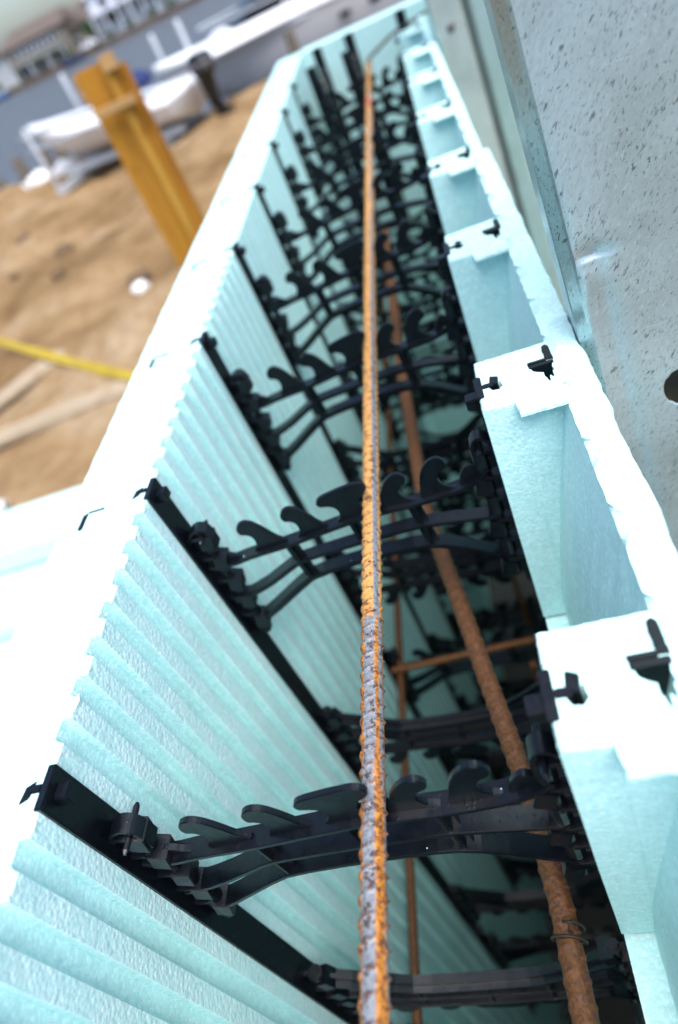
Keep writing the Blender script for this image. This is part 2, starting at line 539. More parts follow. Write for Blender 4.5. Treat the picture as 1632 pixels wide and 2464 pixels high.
# ------------------------------------------------------------------ setting: sand, water, far bank
GZ, WZ = -1.9, -2.7
EDGE = [(-60, 24), (-14, 19.0), (-9.8, 17.1), (-7.2, 16.1), (-5.4, 15.4), (-4.4, 15.0), (-3.5, 14.9), (-2.9, 15.4), (-2.4, 16.4), (0.0, 17.2), (6, 17.6), (60, 22)]
def yedge(x):
    for (a, ya), (b, yb) in zip(EDGE, EDGE[1:]):
        if a <= x <= b:
            return ya + (yb - ya) * (x - a) / (b - a)
    return 20.0

def ground_z(x, y):
    n = noise.noise(Vector((x * 0.55, y * 0.55, 0.3)))
    n2 = noise.noise(Vector((x * 1.9, y * 1.9, 4.3)))
    n3 = noise.noise(Vector((x * 5.5, y * 5.5, 8.3)))
    near = max(0.0, min(1.0, (math.hypot(x + 1.0, y - 1.8) - 2.4) / 2.5))
    mound = 0.28 * math.exp(-((x + 2.2) / 1.7) ** 2 - ((y - 11.8) / 2.6) ** 2)
    return GZ + mound + near * (0.20 * n + 0.09 * n2 + 0.035 * n3)

mb = MB()
xs = [-60, -40, -28, -20] + [-14 + i * 0.14 for i in range(int(16 / 0.14))] + [2.2, 4, 8, 16, 30, 60]
ny = 130
vs, fs = [], []
for i, x in enumerate(xs):
    ye = yedge(x)
    for j in range(ny):
        tt = j / (ny - 1)
        y = -30 + (ye + 30) * (1 - (1 - tt) ** 2.2)
        vs.append((x, y, ground_z(x, y)))
for i in range(len(xs) - 1):
    for j in range(ny - 1):
        a = i * ny + j
        fs.append((a, a + ny, a + ny + 1, a + 1))
mb.add(vs, fs)
structure('ground', mb, M_SAND, True)

mb = MB()
vs, fs = [], []
mb.add([(-400, 8, WZ), (400, 8, WZ), (400, 101, WZ), (-400, 101, WZ)], [(0, 1, 2, 3)])
structure('water', mb, M_WATER)
mb = MB()
mb.add([(-900, 97.5, -2.2), (900, 97.5, -2.2), (900, 1500, -1.5), (-900, 1500, -1.5)], [(0, 1, 2, 3)])
structure('far_bank_ground', mb, M_LAWN)
mb = MB()
mb.box(-900, 900, 97.0, 97.5, -3.2, -2.1)
tag(mb.obj('far_bulkhead', M_BULK), 'dark timber bulkhead along the far shore under the houses', 'bulkhead')

# bulkhead planks at the near water edge
bk = empty('bulkhead', (-5, 16, GZ), 'low weathered timber bulkhead holding the sand at the water', 'bulkhead')
for (a, ya), (b, yb) in zip(EDGE[1:-1], EDGE[2:-1]):
    k = max(1, int(abs(b - a) / 0.9))
    for i in range(k):
        p = Vector((a + (b - a) * i / k, ya + (yb - ya) * i / k))
        q = Vector((a + (b - a) * (i + 0.97) / k, ya + (yb - ya) * (i + 0.97) / k))
        d = (q - p)
        nrm = Vector((-d.y, d.x)).normalized()
        c = (p + q) / 2 + nrm * 0.04
        m_ = MB().obox((c.x + 5, c.y - 16, -0.45), (d.x / 2, d.y / 2, 0), (nrm.x * 0.03, nrm.y * 0.03, 0), (0, 0, 0.44 + 0.03 * rnd.random()))
        m_.obj('plank', M_PILE, bk)

# ------------------------------------------------------------------ foam wall
WI = 0.2187        # inner face of the right panel
PZ = 0.2032        # tie spacing
H = 0.44           # height of a course
TH = 0.064

def left_inner(y0, y1, depth):
    """inner outline of the left panel, ridges and valleys between the ties (x, y)"""
    out = [(0.0, y0)]
    k = math.floor(y0 / PZ) - 1
    vals = []
    while k * PZ < y1 + PZ:
        for n in range(7):
            vals.append(k * PZ + 0.0284 + 0.0244 * n)
        k += 1
    for yv in vals:
        if yv - 0.007 > y0 and yv + 0.007 < y1:
            out += [(0.0, yv - 0.0066), (-depth * 0.75, yv - 0.0048), (-depth, yv - 0.0026), (-depth, yv + 0.0060), (0.0, yv + 0.0067)]
    out.append((0.0, y1))
    return out

def panel_left(name, y0, y1, z0, z1, depth, fine, mats):
    """foam panel: groved inner face, top, outer face; bead-rough top edge when fine"""
    inn = left_inner(y0, y1, depth)
    clean = inn
    if fine:
        clean = rag(inn, 0.0016, 0.0, False)
        inn = rag(inn, 0.0016, 0.00050, False)
    n = len(inn)
    levels = [z1, z1 - 0.0012, z1 - 0.004, z1 - 0.02] + ([z1 - 0.06, z1 - 0.12, z1 - 0.22] if fine else []) + [z0]
    vs, fs, ms = [], [], []
    for li, z in enumerate(levels):
        for (x, y) in (inn if li < 2 else clean):
            if li == 0:
                x2 = x - 0.0008
                zz = z
            else:
                x2, zz = x, z
            if fine and li >= 1:
                x2 += (0.00035 if li < 3 else 0.0) * noise.noise(Vector((x * 300, y * 260, z * 130)))
                if li in (1, 2):
                    x2 += 0.0011 * max(0, noise.noise(Vector((y * 150, z * 200, 7.0))))
            vs.append((x2, y, zz))
    for li in range(len(levels) - 1):
        for i in range(n - 1):
            fs.append((li * n + i, li * n + i + 1, (li + 1) * n + i + 1, (li + 1) * n + i))
    # outer edge with small chips
    outl = rag([(-TH, y0), (-TH, y1)], 0.008 if fine else 0.03, 0.0016, False)
    o0 = len(vs)
    for (x, y) in outl:
        vs.append((x, y, z1))
    m = len(outl)
    for (x, y) in outl:
        vs.append((-TH, y, z1 - 0.006))
    for (x, y) in outl:
        vs.append((-TH, y, z0))
    for q in (0, 1):
        for i in range(m - 1):
            fs.append((o0 + q * m + i + 1, o0 + q * m + i, o0 + (q + 1) * m + i, o0 + (q + 1) * m + i + 1))
    mid0 = len(vs)
    base_top = list(range(n)) + [o0 + i for i in reversed(range(m))]
    fs.append(tuple(reversed(base_top)))
    base_bot = [(len(levels) - 1) * n + i for i in range(n)] + [o0 + 2 * m + i for i in reversed(range(m))]
    fs.append(tuple(base_bot))
    for e in (0, -1):
        col = [li * n + (0 if e == 0 else n - 1) for li in range(len(levels))]
        oc = [o0 + q * m + (0 if e == 0 else m - 1) for q in (2, 1, 0)]
        fs.append(tuple(col + oc))
    me = bpy.data.meshes.new(name)
    me.from_pydata(vs, [], fs)
    bm = bmesh.new()
    bm.from_mesh(me)
    big = [f for f in bm.faces if len(f.verts) > 12]
    bmesh.ops.triangulate(bm, faces=big, ngon_method='EAR_CLIP')
    bmesh.ops.recalc_face_normals(bm, faces=bm.faces)
    bm.to_mesh(me)
    bm.free()
    me.materials.append(mats[0])
    return link(name, me)

SEAM = 3 * PZ + 0.0005
panel = panel_left('foam_form', -0.62, SEAM - 0.0004, -H + 0.0006, 0, 0.0058, True, (M_FOAM_L,))
tag(panel, 'grooved turquoise foam panel in the lower left, white top edge', 'foam form')
panel = panel_left('foam_form', SEAM + 0.0004, 1.72 + TH, -H + 0.0006, -0.0004, 0.0010, False, (M_FOAM_S,))
tag(panel, 'smooth turquoise foam panel beyond the grooved one, running to the far corner', 'foam form')
for z1, z0, lab in ((-H, -2 * H, 'second'), (-2 * H, -4 * H, 'bottom')):
    panel = panel_left('foam_form', -0.62, 1.72 + TH, z0 + 0.0006, z1 - 0.0006, 0.0040, False, (M_FOAM_S,))
    tag(panel, lab + ' course of turquoise foam down the left side of the dark cavity', 'foam form')

def ygrid(a, b, st):
    k = max(1, int((b - a) / st))
    return [a + (b - a) * i / k for i in range(k + 1)]

POCK = -0.188
def rib_mesh():
    """foam rib round a tie: stepped near edge, hollows broken out beside the plastic"""
    near_l, near_r, far = -0.0212, -0.0325, 0.0275
    out = [(WI, near_l), (0.2360, near_l), (0.2372, near_r), (0.2622, near_r), (0.2622, far), (WI + 0.0008, far)]
    out = rag(out, 0.0016, 0.0005)
    pits = [[(0.2480, 0.0068), (0.2608, 0.0072), (0.2612, 0.0035), (0.2606, 0.0010), (0.2612, -0.0030), (0.2600, -0.0040), (0.2600, -0.0105), (0.2580, -0.0070), (0.2572, -0.0140), (0.2550, -0.0060), (0.2552, -0.0028), (0.2524, -0.0012), (0.2500, 0.0010)],
            [(0.2250, 0.0006), (0.2316, 0.0022), (0.2322, -0.0035), (0.2300, -0.0062), (0.2262, -0.0055), (0.2246, -0.0022)]]
    pits = [rag(p, 0.0013, 0.0004) for p in pits]
    bm = bmesh.new()
    def ring(pts, z):
        vv = [bm.verts.new((x, y, z)) for x, y in pts]
        return vv, [bm.edges.new((vv[i], vv[(i + 1) % len(vv)])) for i in range(len(vv))]
    top, te = ring(out, 0.0)
    edges = list(te)
    pr = []
    for p in pits:
        a, e = ring(p, 0.0)
        pr.append((a, p))
        edges += e
    bmesh.ops.triangle_fill(bm, use_beauty=True, use_dissolve=False, edges=edges)
    # rounded shoulder and sides
    cxm, cym = 0.2443, -0.0025
    prev = top
    for z in (-0.0012, -0.0030, -0.0070, -0.05, -0.10, POCK):
        ins = 0.0009 if z > -0.002 else 0.0011
        cur = []
        for v in top:
            yl = max(v.co.y, near_l) if z < -0.006 else v.co.y
            d = Vector((v.co.x - cxm, v.co.y - cym)).normalized()
            jit = 0.0004 * noise.noise(Vector((v.co.x * 260, v.co.y * 260, z * 200)))
            lim_x = v.co.x + d.x * (ins + jit)
            cur.append(bm.verts.new((lim_x, yl + d.y * (ins + jit), z)))
        for i in range(len(top)):
            j = (i + 1) % len(top)
            bm.faces.new((prev[i], prev[j], cur[j], cur[i]))
        prev = cur
    for a, p in pr:
        low = [bm.verts.new((x, y, -0.022)) for x, y in p]
        for i in range(len(a)):
            j = (i + 1) % len(a)
            bm.faces.new((a[i], a[j], low[j], low[i]))
        bm.faces.new(low)
    bmesh.ops.recalc_face_normals(bm, faces=bm.faces)
    me = bpy.data.meshes.new('rib')
    bm.to_mesh(me)
    bm.free()
    me.materials.append(M_FOAM_C)
    return me
RIB = rib_mesh()

def panel_right(y0, y1, outer, label, ks, jog):
    root = empty('foam_form', (0, 0, 0), label, 'foam form')
    b = MB().box(WI, outer, y0, y1, -H + 0.0006, POCK - 0.003)
    b.obj('lower_body', M_FOAM_C, root)
    # tapered outer shell above the pockets
    ys = ygrid(y0, y1, 0.004)
    prof = [(-0.0007, 0.2615), (-0.0035, 0.2618), (-0.02, 0.2585), (-0.06, 0.2505), (-0.11, 0.2415), (-0.150, 0.2355), (POCK - 0.004, 0.2330)]
    m = MB()
    vs, fs = [], []
    np_ = len(prof)
    for y in ys:
        for z, x in prof:
            yk = (y + 0.0012) / 0.0508
            sc = 0.0
            if z > -0.003:
                u = abs((yk - math.floor(yk)) - 0.5) * 0.0508
                if u < 0.0105:
                    sc = math.sqrt(0.0105 ** 2 - u ** 2) * 0.55
            x2 = x + sc + 0.0007 * noise.noise(Vector((y * 90, z * 60, 1.0)))
            vs.append((x2, y, z))
    for i in range(len(ys) - 1):
        for j in range(np_ - 1):
            a = i * np_ + j
            fs.append((a, a + 1, a + np_ + 1, a + np_))
    o0 = len(vs)
    for y in ys:
        w = outer + 0.0013 * noise.noise(Vector((y * 70, 0.5, 0.1))) + 0.0007 * (rnd.random() - 0.5)
        vs += [(w - 0.0012, y, -0.0007), (w, y, -0.0045), (outer, y, POCK - 0.004)]
    for i in range(len(ys) - 1):
        a = o0 + i * 3
        fs += [(a + 3, a, a + 1, a + 4), (a + 4, a + 1, a + 2, a + 5)]
        fs.append((i * np_, (i + 1) * np_, o0 + (i + 1) * 3, o0 + i * 3))
    for i in (0, len(ys) - 1):
        fs.append(tuple([i * np_ + j for j in range(np_)] + [o0 + i * 3 + j for j in (2, 1, 0)]))
    m.add(vs, fs)
    m.obj('tapered_shell', M_FOAM, root)
    for k in ks:
        link('rib', RIB, root, (0, k * PZ, 0))
    return root
panel_right(-0.62, SEAM - 0.0004, 0.2800, 'turquoise foam panel in the lower right, with deep pockets between white ribs', range(-3, 3), 0)
panel_right(SEAM + 0.0004, 1.53, 0.2745, 'turquoise pocketed foam panel receding beside the far steel channel', range(3, 8), 0)
tag(MB().box(WI, 0.2800, -0.62, 1.53, -4 * H, -H - 0.0006).obj('foam_form', M_FOAM_S), 'lower courses of turquoise foam down the right side of the dark cavity', 'foam form')
tag(MB().box(0.0006, 1.3, 1.72, 1.72 + TH, -4 * H, 0.002).obj('foam_form', M_FOAM_S), 'turquoise foam panel closing the wall across the far end', 'foam form')
tag(MB().box(WI + TH + 0.001, 1.3, 1.466, 1.53, -4 * H, -0.001).obj('foam_form', M_FOAM_S), 'foam panel returning behind the steel channels at the far corner', 'foam form')
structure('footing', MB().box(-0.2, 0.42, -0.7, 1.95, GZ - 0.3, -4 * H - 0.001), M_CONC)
tag(MB().box(-TH, 0.2800, -0.70, -0.621, -4 * H, -0.001).obj('foam_form', M_FOAM_S), 'foam end stop closing the near end of the wall', 'foam form')

# ------------------------------------------------------------------ plastic ties
def smooth_closed(pts, k=3):
    """Catmull-Rom through a closed outline"""
    out = []
    n = len(pts)
    for i in range(n):
        p0, p1, p2, p3 = (Vector(pts[(i + j - 1) % n]) for j in range(4))
        for s in range(k):
            t = s / k
            q = 0.5 * ((2 * p1) + (p2 - p0) * t + (2 * p0 - 5 * p1 + 4 * p2 - p3) * t * t + (3 * p1 - p0 - 3 * p2 + p3) * t ** 3)
            out.append((q.x, q.y))
    return out
mm = lambda pts: [(x * 0.001, z * 0.001) for x, z in pts]
H1 = [(37.4, -51), (40, -47.8), (45, -46.8), (50, -50), (55, -57), (60, -66), (66, -73.5), (53, -76), (41, -75), (43.6, -70), (44.6, -65), (43.4, -60.8), (40.6, -58.6), (37.8, -57.6), (36.6, -54.4)]
HOOKS = [
    [(6, -78), (9, -75), (12, -72), (17, -69.8), (22, -71), (27, -74.5), (33, -76), (20, -79)],
    H1,
    [(x + 33.6, z + 1.4) for x, z in H1],
    [(98.0, -47.4), (101, -44.7), (110, -42.6), (120, -41.2), (128, -40.8), (132.2, -43), (133.2, -47), (130, -50.6), (126.6, -53), (125, -57), (125.6, -62), (128, -68), (116, -70), (104, -70.5), (108, -65), (109.2, -60), (107.2, -55.6), (103.4, -53.4), (99.4, -52.4), (97.4, -50)],
    [(137, -68), (138.4, -60), (142, -51.5), (147, -45), (153, -42.2), (157, -43.4), (159.2, -47.4), (158, -50.8), (154.4, -52.8), (152, -56), (152.2, -60), (155, -64.6), (161, -68), (150, -70)],
    [(165, -68), (166, -58), (169, -48), (174, -41.2), (180, -38.4), (184.2, -40), (186.8, -45), (185.4, -48.4), (181, -50.8), (178.6, -55), (179.8, -60), (184, -64.2), (190, -66.6), (178, -69)],
    [(191, -66), (192.4, -58), (196, -52.6), (200, -51.6), (203, -54), (207, -55), (208, -62), (200, -67)],
]
HOOKS = [smooth_closed(mm(h)) for h in HOOKS]
TOPC = mm([(3, -75), (12, -77.2), (22, -77), (32, -75.4), (45, -74.4), (58, -73.8), (72, -72.6), (90, -70.2), (104, -68.6), (118, -67), (131, -66.4), (145, -66.8), (160, -67.4), (175, -66.8), (186, -65.8), (194, -64.4), (200, -62), (205, -58.5), (209, -54)])
MIDC = mm([(5, -114), (14, -112.6), (24, -110), (36, -105.4), (50, -98.5), (60, -93.6), (68, -91), (82, -89.6), (100, -88.4), (115, -87.6), (131, -87.2), (148, -86.8), (158, -86.8), (166, -88), (178, -90), (192, -92.6), (208, -95.6)])
BOTC = mm([(10, -142), (16, -138.6), (28, -132), (40, -124.4), (54, -115.6), (66, -109.2), (80, -106.6), (98, -105), (115, -104.2), (131, -103.8), (148, -104.2), (158, -105.6), (168, -109.4), (180, -116), (194, -126), (208, -134.6)])
MIR = -0.438       # the lower truss is the upper one mirrored

def mirror(me, name):
    m2 = me.copy()
    m2.name = name
    for v in m2.vertices:
        v.co.z = MIR - v.co.z
    m2.flip_normals()
    return m2

def hook_mesh(poly):
    return MB().plate(poly, -0.0017, 0.0017).mesh('hook', M_PLA, False, 0.0005)
HK = [hook_mesh(h) for h in HOOKS]
HKM = [mirror(h, 'hook') for h in HK]
def chord(pts, name, flare):
    m = MB()
    m.stroke(pts, 0.0056, 0.0, 0.0030)
    m.stroke(pts, 0.0015, -0.001, 0.0080 if flare else 0.0065)
    return m.mesh(name, M_PLA, False, 0.0004)
CH = [chord(TOPC, 'top_chord', False), chord(MIDC, 'middle_chord', False), chord(BOTC, 'bottom_chord', True)]
CHM = [mirror(c, c.name.split('.')[0]) for c in CH]
def ties_strut():
    out = []
    for x0, x1, za, zb in ((0.0615, 0.0705, -0.0735, -0.1115), (0.111, 0.1185, -0.068, -0.1055), (0.153, 0.162, -0.0675, -0.1085)):
        m = MB().plate([(x0, za), (x1, za), (x1 + 0.003, zb), (x0 + 0.003, zb)], -0.0016, 0.0016)
        m.plate([(x0 + 0.0035, za), (x1 - 0.0035, za), (x1 - 0.0005, zb), (x0 + 0.0065, zb)], -0.0050, 0.0050)
        out.append(m.mesh('strut', M_PLA, False, 0.0003))
    return out
ST = ties_strut()
STM = [mirror(c, 'strut') for c in ST]

def knuckles(side):
    """hinge column where the truss clips on its post; side -1 left, 1 right"""
    m = MB()
    if side < 0:
        ax, fx = 0.0105, 0.0020
        ext = [(-0.046, -0.062), (-0.066, -0.084), (-0.090, -0.106), (-0.110, -0.126), (-0.130, -0.156)]
    else:
        ax, fx = 0.2080, WI - 0.0020
        ext = [(-0.040, -0.058), (-0.062, -0.076), (-0.080, -0.096), (-0.100, -0.115), (-0.119, -0.135), (-0.139, -0.156)]
    for i, (a, b) in enumerate(ext):
        m.tube([(ax, 0, a), (ax, 0, b)], 0.0052 if i % 2 == 0 else 0.0046, 12)
        m.box(min(ax, fx), max(ax, fx), -0.0052, 0.0052, a - 0.0035, a - 0.0005)
        m.box(min(ax, fx), max(ax, fx), -0.0016, 0.0016, b, a - 0.0035)
        # angular lugs either side of the barrel
        if i % 2 == 1 or side < 0:
            s = -side
            m.obox((ax + s * 0.0035, 0, (a + b) / 2), (0.0045, 0, -0.0020), (0, 0.0062, 0), (0.0016, 0, 0.0062))
    m.tube([(ax, 0, ext[0][0] + 0.004), (ax, 0, ext[-1][1] - 0.003)], 0.0034, 10)
    return m.mesh('hinge', M_PLA, False, 0.0004)
KN = [knuckles(-1), knuckles(1)]
KNM = [mirror(k, 'hinge') for k in KN]

def clip_mesh(side):
    """curved tongue with its cross pin, near the top of a post"""
    m = MB()
    X = (lambda x: x) if side < 0 else (lambda x: WI - x)
    pts = [(0.0015, -0.0520), (0.0035, -0.0465), (0.0075, -0.0425), (0.0125, -0.0408), (0.0168, -0.0430), (0.0186, -0.0480), (0.0186, -0.0600)]
    if side > 0:
        pts = [(x * 0.75, z + 0.010) for x, z in pts]
    px, pz = pts[4][0] - 0.003, pts[4][1] - 0.004
    for _ in range(2):
        q = [pts[0]]
        for (x_, z_), (x2_, z2_) in zip(pts, pts[1:]):
            q += [(x_ * 0.75 + x2_ * 0.25, z_ * 0.75 + z2_ * 0.25), (x_ * 0.25 + x2_ * 0.75, z_ * 0.25 + z2_ * 0.75)]
        pts = q + [pts[-1]]
    vs, fs = [], []
    for i, (x, z) in enumerate(pts):
        a, b = pts[max(0, i - 1)], pts[min(len(pts) - 1, i + 1)]
        d = Vector((b[0] - a[0], b[1] - a[1])).normalized()
        nx, nz = -d.y * 0.0011, d.x * 0.0011
        vs += [(X(x + nx), -0.0048, z + nz), (X(x + nx), 0.0048, z + nz), (X(x - nx), 0.0048, z - nz), (X(x - nx), -0.0048, z - nz)]
    for i in range(len(pts) - 1):
        for j in range(4):
            fs.append((i * 4 + j, i * 4 + (j + 1) % 4, i * 4 + 4 + (j + 1) % 4, i * 4 + 4 + j))
    fs += [(3, 2, 1, 0), tuple(range(len(pts) * 4 - 4, len(pts) * 4))]
    m.add(vs, fs)
    m.tube([(X(px), -0.0125, pz), (X(px), -0.0105, pz), (X(px), 0.0105, pz), (X(px), 0.0125, pz)], [0.0009, 0.0017, 0.0017, 0.0009], 8)
    return m.mesh('clip', M_PLA, False, 0.0002)
CL = [clip_mesh(-1), clip_mesh(1)]

def post_mesh(side):
    m = MB()
    x = 0.0 if side < 0 else WI
    s = 1 if side < 0 else -1
    xa, xb = x - s * 0.0022, x + s * 0.0022
    m.box(min(xa, xb), max(xa, xb), -0.0106, 0.0106, -H + 0.001, 0.0012)
    m.box(min(x, x + s * 0.0016), max(x, x + s * 0.0016), -0.0106, -0.0094, -H + 0.002, -0.001)
    # lug on the cavity side
    a, b = x + s * 0.0022, x + s * 0.0092
    m.box(min(a, b), max(a, b), -0.0042, 0.0042, -0.0105, -0.0035)
    # stem let into the foam, forked at its end
    a, b = x - s * 0.0022, x - s * 0.0086
    m.box(min(a, b), max(a, b), -0.0020, 0.0020, -0.16, 0.0010)
    c = x - s * 0.0092
    m.obox((c, 0.0036 if side > 0 else -0.0012, -0.035), (0.0024, 0.0012 * s, 0), (0.0006, 0.0040, 0), (0, 0, 0.0358))
    return m.mesh('post', M_PLA, False, 0.0005)
PO = [post_mesh(-1), post_mesh(1)]

def furring_mesh(side):
    m = MB()
    if side < 0:
        m.prism([(-0.0488, -0.0085), (-0.0452, -0.0068), (-0.0452, -0.0222), (-0.0470, -0.0236), (-0.0488, -0.0222)], -0.03, 0.0008)
        m.box(-0.0452, -0.0330, -0.0074, -0.0058, -0.03, 0.0008)
    else:
        m.prism(rag([(0.2586, 0.0080), (0.2626, 0.0078), (0.2622, 0.0222), (0.2606, 0.0240), (0.2586, 0.0228), (0.2580, 0.0180)], 0.002, 0.0003), -0.03, 0.0010)
        m.box(0.2480, 0.2586, 0.0072, 0.0098, -0.03, 0.0010)
        m.plate([(0.2482, 0.0006), (0.2622, 0.0006), (0.2616, -0.020), (0.2494, -0.020)], 0.0038, 0.0071)
    return m.mesh('furring_strip', M_PLA, False, 0.0003)
FU = [furring_mesh(-1), furring_mesh(1)]

def make_tie(loc, label, group, rz=0.0, furring=True):
    t = empty('form_tie', loc, label, 'form tie', group, rz)
    for side in (0, 1):
        link('post', PO[side], t)
        link('hinge', KN[side], t)
        link('hinge', KNM[side], t)
        link('clip', CL[side], t)
        if furring:
            link('furring_strip', FU[side], t)
    for c, n in zip(CH + CHM, ('top_chord', 'middle_chord', 'bottom_chord', 'top_chord', 'middle_chord', 'bottom_chord')):
        link(n, c, t)
    for h in HK + HKM:
        link('hook', h, t)
    for s in ST + STM:
        link('strut', s, t)
    return t

ORD = {-1: 'black plastic tie at the very bottom of the photo, mostly cut off', 0: 'nearest whole black plastic tie, wet, sharp, under the rusty bar',
       1: 'second black plastic tie from the camera, hooks just out of focus', 2: 'third black plastic tie from the camera along the bar',
       3: 'fourth black plastic tie from the camera, blurred', 4: 'fifth black plastic tie from the camera, blurred', 5: 'sixth black plastic tie from the camera, blurred',
       6: 'seventh black plastic tie from the camera, very blurred', 7: 'farthest straight black plastic tie, just before the bent bar end'}
proto = make_tie((0, 0, 0), ORD[0], 'black ties holding the two foam faces apart')
low = None
for k in (1, 2, 3, 4, 5, 6, 7, -1):
    c = copy_tree(proto)
    c.location = (0, k * PZ, 0)
    c['label'] = ORD[k]
low = make_tie((0, 0, -H), 'black plastic tie in a lower course, dim inside the cavity', 'ties in the lower courses', 0.0, False)
BELOW = {-1: 'the cut-off tie at the bottom of the photo', 0: 'the nearest whole tie', 1: 'the second tie', 2: 'the third tie', 3: 'the fourth tie', 4: 'the fifth tie', 5: 'the sixth tie', 6: 'the seventh tie', 7: 'the farthest straight tie'}
for k in range(-1, 8):
    for z, dep in ((-H, 'dim black tie one course straight below '), (-2 * H, 'deepest black tie, two courses below ')):
        c = low if (k == 0 and z == -H) else copy_tree(low)
        c.location = (0, k * PZ, z)
        c['label'] = dep + BELOW[k]
CORN = {0: 'black tie across the far corner beside the left panel', 1: 'black tie across the far corner behind the bent bar end', 2: 'black tie on the far end panel above the right panel'}
for i, x in enumerate((0.036, 0.112, 0.232)):
    c = make_tie((x, 1.72, 0), CORN[i], 'ties at the far corner', R(-90), False)

# ------------------------------------------------------------------ reinforcing bars
def bar_mesh(path, r0, pitch, rib, step, seg, mat, pitch_dir=1.0):
    pts = [Vector(p) for p in path]
    # resample
    out = [pts[0]]
    for a, b in zip(pts, pts[1:]):
        L = (b - a).length
        st = step(a.lerp(b, 0.5)) if callable(step) else step
        k = max(1, int(L / st))
        for j in range(1, k + 1):
            out.append(a.lerp(b, j / k))
    n = len(out)
    vs, fs = [], []
    s = 0.0
    att_r, att_a = [], []
    ref = Vector((0, 0, 1))
    for i, p in enumerate(out):
        d = (out[min(n - 1, i + 1)] - out[max(0, i - 1)]).normalized()
        if abs(d.dot(ref)) > 0.95:
            ref = Vector((1, 0, 0))
        u = (ref - d * ref.dot(d)).normalized()
        ref = u
        w = d.cross(u)
        if i:
            s += (out[i] - out[i - 1]).length
        for j in range(seg):
            a = 2 * math.pi * j / seg
            half = abs(math.sin(a - 0.5))
            sd = 1 if math.sin(a - 0.5) > 0 else -1
            ph = (s + sd * 0.28 * pitch * math.cos(a - 0.5) + 0.0) / pitch
            fr = abs(ph - math.floor(ph) - 0.5) * 2
            rr = max(0.0, 1 - fr / 0.30)
            rr = rr * rr * (3 - 2 * rr)
            h = rib * rr * min(1, half * 4.5)
            lon = max(0.0, 1 - abs(abs(math.cos(a - 0.5)) - 1) * 28) * rib * 0.75
            rad = r0 + max(h, lon) + 0.00010 * noise.noise(p * 420 + Vector((a * 3, 0, 0)))
            rdir = u * math.cos(a) + w * math.sin(a)
            vs.append(p + rdir * rad)
            att_r.append(h / rib)
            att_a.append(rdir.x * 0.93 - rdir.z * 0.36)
    for i in range(n - 1):
        for j in range(seg):
            k = (j + 1) % seg
            fs.append((i * seg + j, i * seg + k, i * seg + seg + k, i * seg + seg + j))
    fs += [tuple(reversed(range(seg))), tuple(range((n - 1) * seg, n * seg))]
    m = MB().add(vs, fs)
    me = m.mesh('rebar', mat, True)
    for nm, dat in (('rib_height', att_r), ('round_angle', att_a)):
        at = me.attributes.new(nm, 'FLOAT', 'POINT')
        at.data.foreach_set('value', dat)
    return me

main_path = [(0.1318, -0.30, -0.0560), (0.1322, -0.05, -0.0566), (0.1332, 0.15, -0.0570), (0.1350, 0.60, -0.0575), (0.1395, 1.15, -0.0555), (0.1435, 1.50, -0.0500), (0.1450, 1.56, -0.0440)]
b = link('rebar', bar_mesh(main_path, 0.0054, 0.0088, 0.0011, lambda p: 0.0008 if p.y < 0.35 else 0.0014 if p.y < 0.8 else 0.003, 28, M_BAR))
tag(b, 'long rusty ribbed steel bar lying on the ties down the middle of the wall', 'rebar')
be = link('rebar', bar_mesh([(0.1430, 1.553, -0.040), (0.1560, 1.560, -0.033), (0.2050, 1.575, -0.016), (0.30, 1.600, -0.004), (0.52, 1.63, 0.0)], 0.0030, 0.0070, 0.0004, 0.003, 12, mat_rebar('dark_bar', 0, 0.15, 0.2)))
tag(be, 'thin dark bar turning the far corner from the end of the long bar', 'rebar')
m = MB()
m.tube([(0.1405, 1.235, -0.0552), (0.1410, 1.28, -0.0546)], 0.0067, 20)
m.obj('paint_mark', M_RED, b)
diag = [(0.1930, -0.30, -0.176), (0.1940, -0.10, -0.176), (0.1925, -0.01, -0.176), (0.186, 0.055, -0.177), (0.173, 0.13, -0.178), (0.160, 0.21, -0.178), (0.142, 0.31, -0.178), (0.131, 0.55, -0.176), (0.122, 0.99, -0.172)]
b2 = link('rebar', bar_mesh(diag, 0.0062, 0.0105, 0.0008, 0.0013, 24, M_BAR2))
tag(b2, 'brown rusty bar slanting under the ties beside the right panel', 'rebar')
m = MB()
wp = Vector((0.1930, -0.02, -0.176))
path = []
for i in range(40):
    a = i / 39 * math.pi * 2.4
    path.append(wp + Vector((math.cos(a) * 0.0082, (i / 39 - 0.5) * 0.008 - 0.004, math.sin(a) * 0.0082)))
m.tube(path, 0.0008, 6)
m.tube([path[0], path[0] + Vector((-0.003, 0.003, 0.003)), path[0] + Vector((-0.007, 0.004, 0.007)), path[0] + Vector((-0.005, 0.007, 0.010)), path[0] + Vector((-0.009, 0.008, 0.009))], 0.0008, 6)
m.tube([path[0], path[0] + Vector((-0.005, 0.000, 0.004)), path[0] + Vector((-0.011, 0.002, 0.006))], 0.0008, 6)
tag(m.obj('tie_wire', M_WIRE, None, True), 'twisted dark tie wire wrapped round the brown slanting bar', 'wire')
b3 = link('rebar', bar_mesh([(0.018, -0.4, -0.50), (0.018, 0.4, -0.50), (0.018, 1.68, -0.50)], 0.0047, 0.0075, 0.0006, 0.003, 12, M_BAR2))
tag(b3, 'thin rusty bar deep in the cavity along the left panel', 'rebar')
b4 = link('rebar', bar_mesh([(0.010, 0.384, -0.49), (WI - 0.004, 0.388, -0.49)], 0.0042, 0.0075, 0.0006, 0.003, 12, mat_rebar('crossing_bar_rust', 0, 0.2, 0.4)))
tag(b4, 'thin rusty bar crossing the cavity over the deep bar, second tie out', 'rebar')
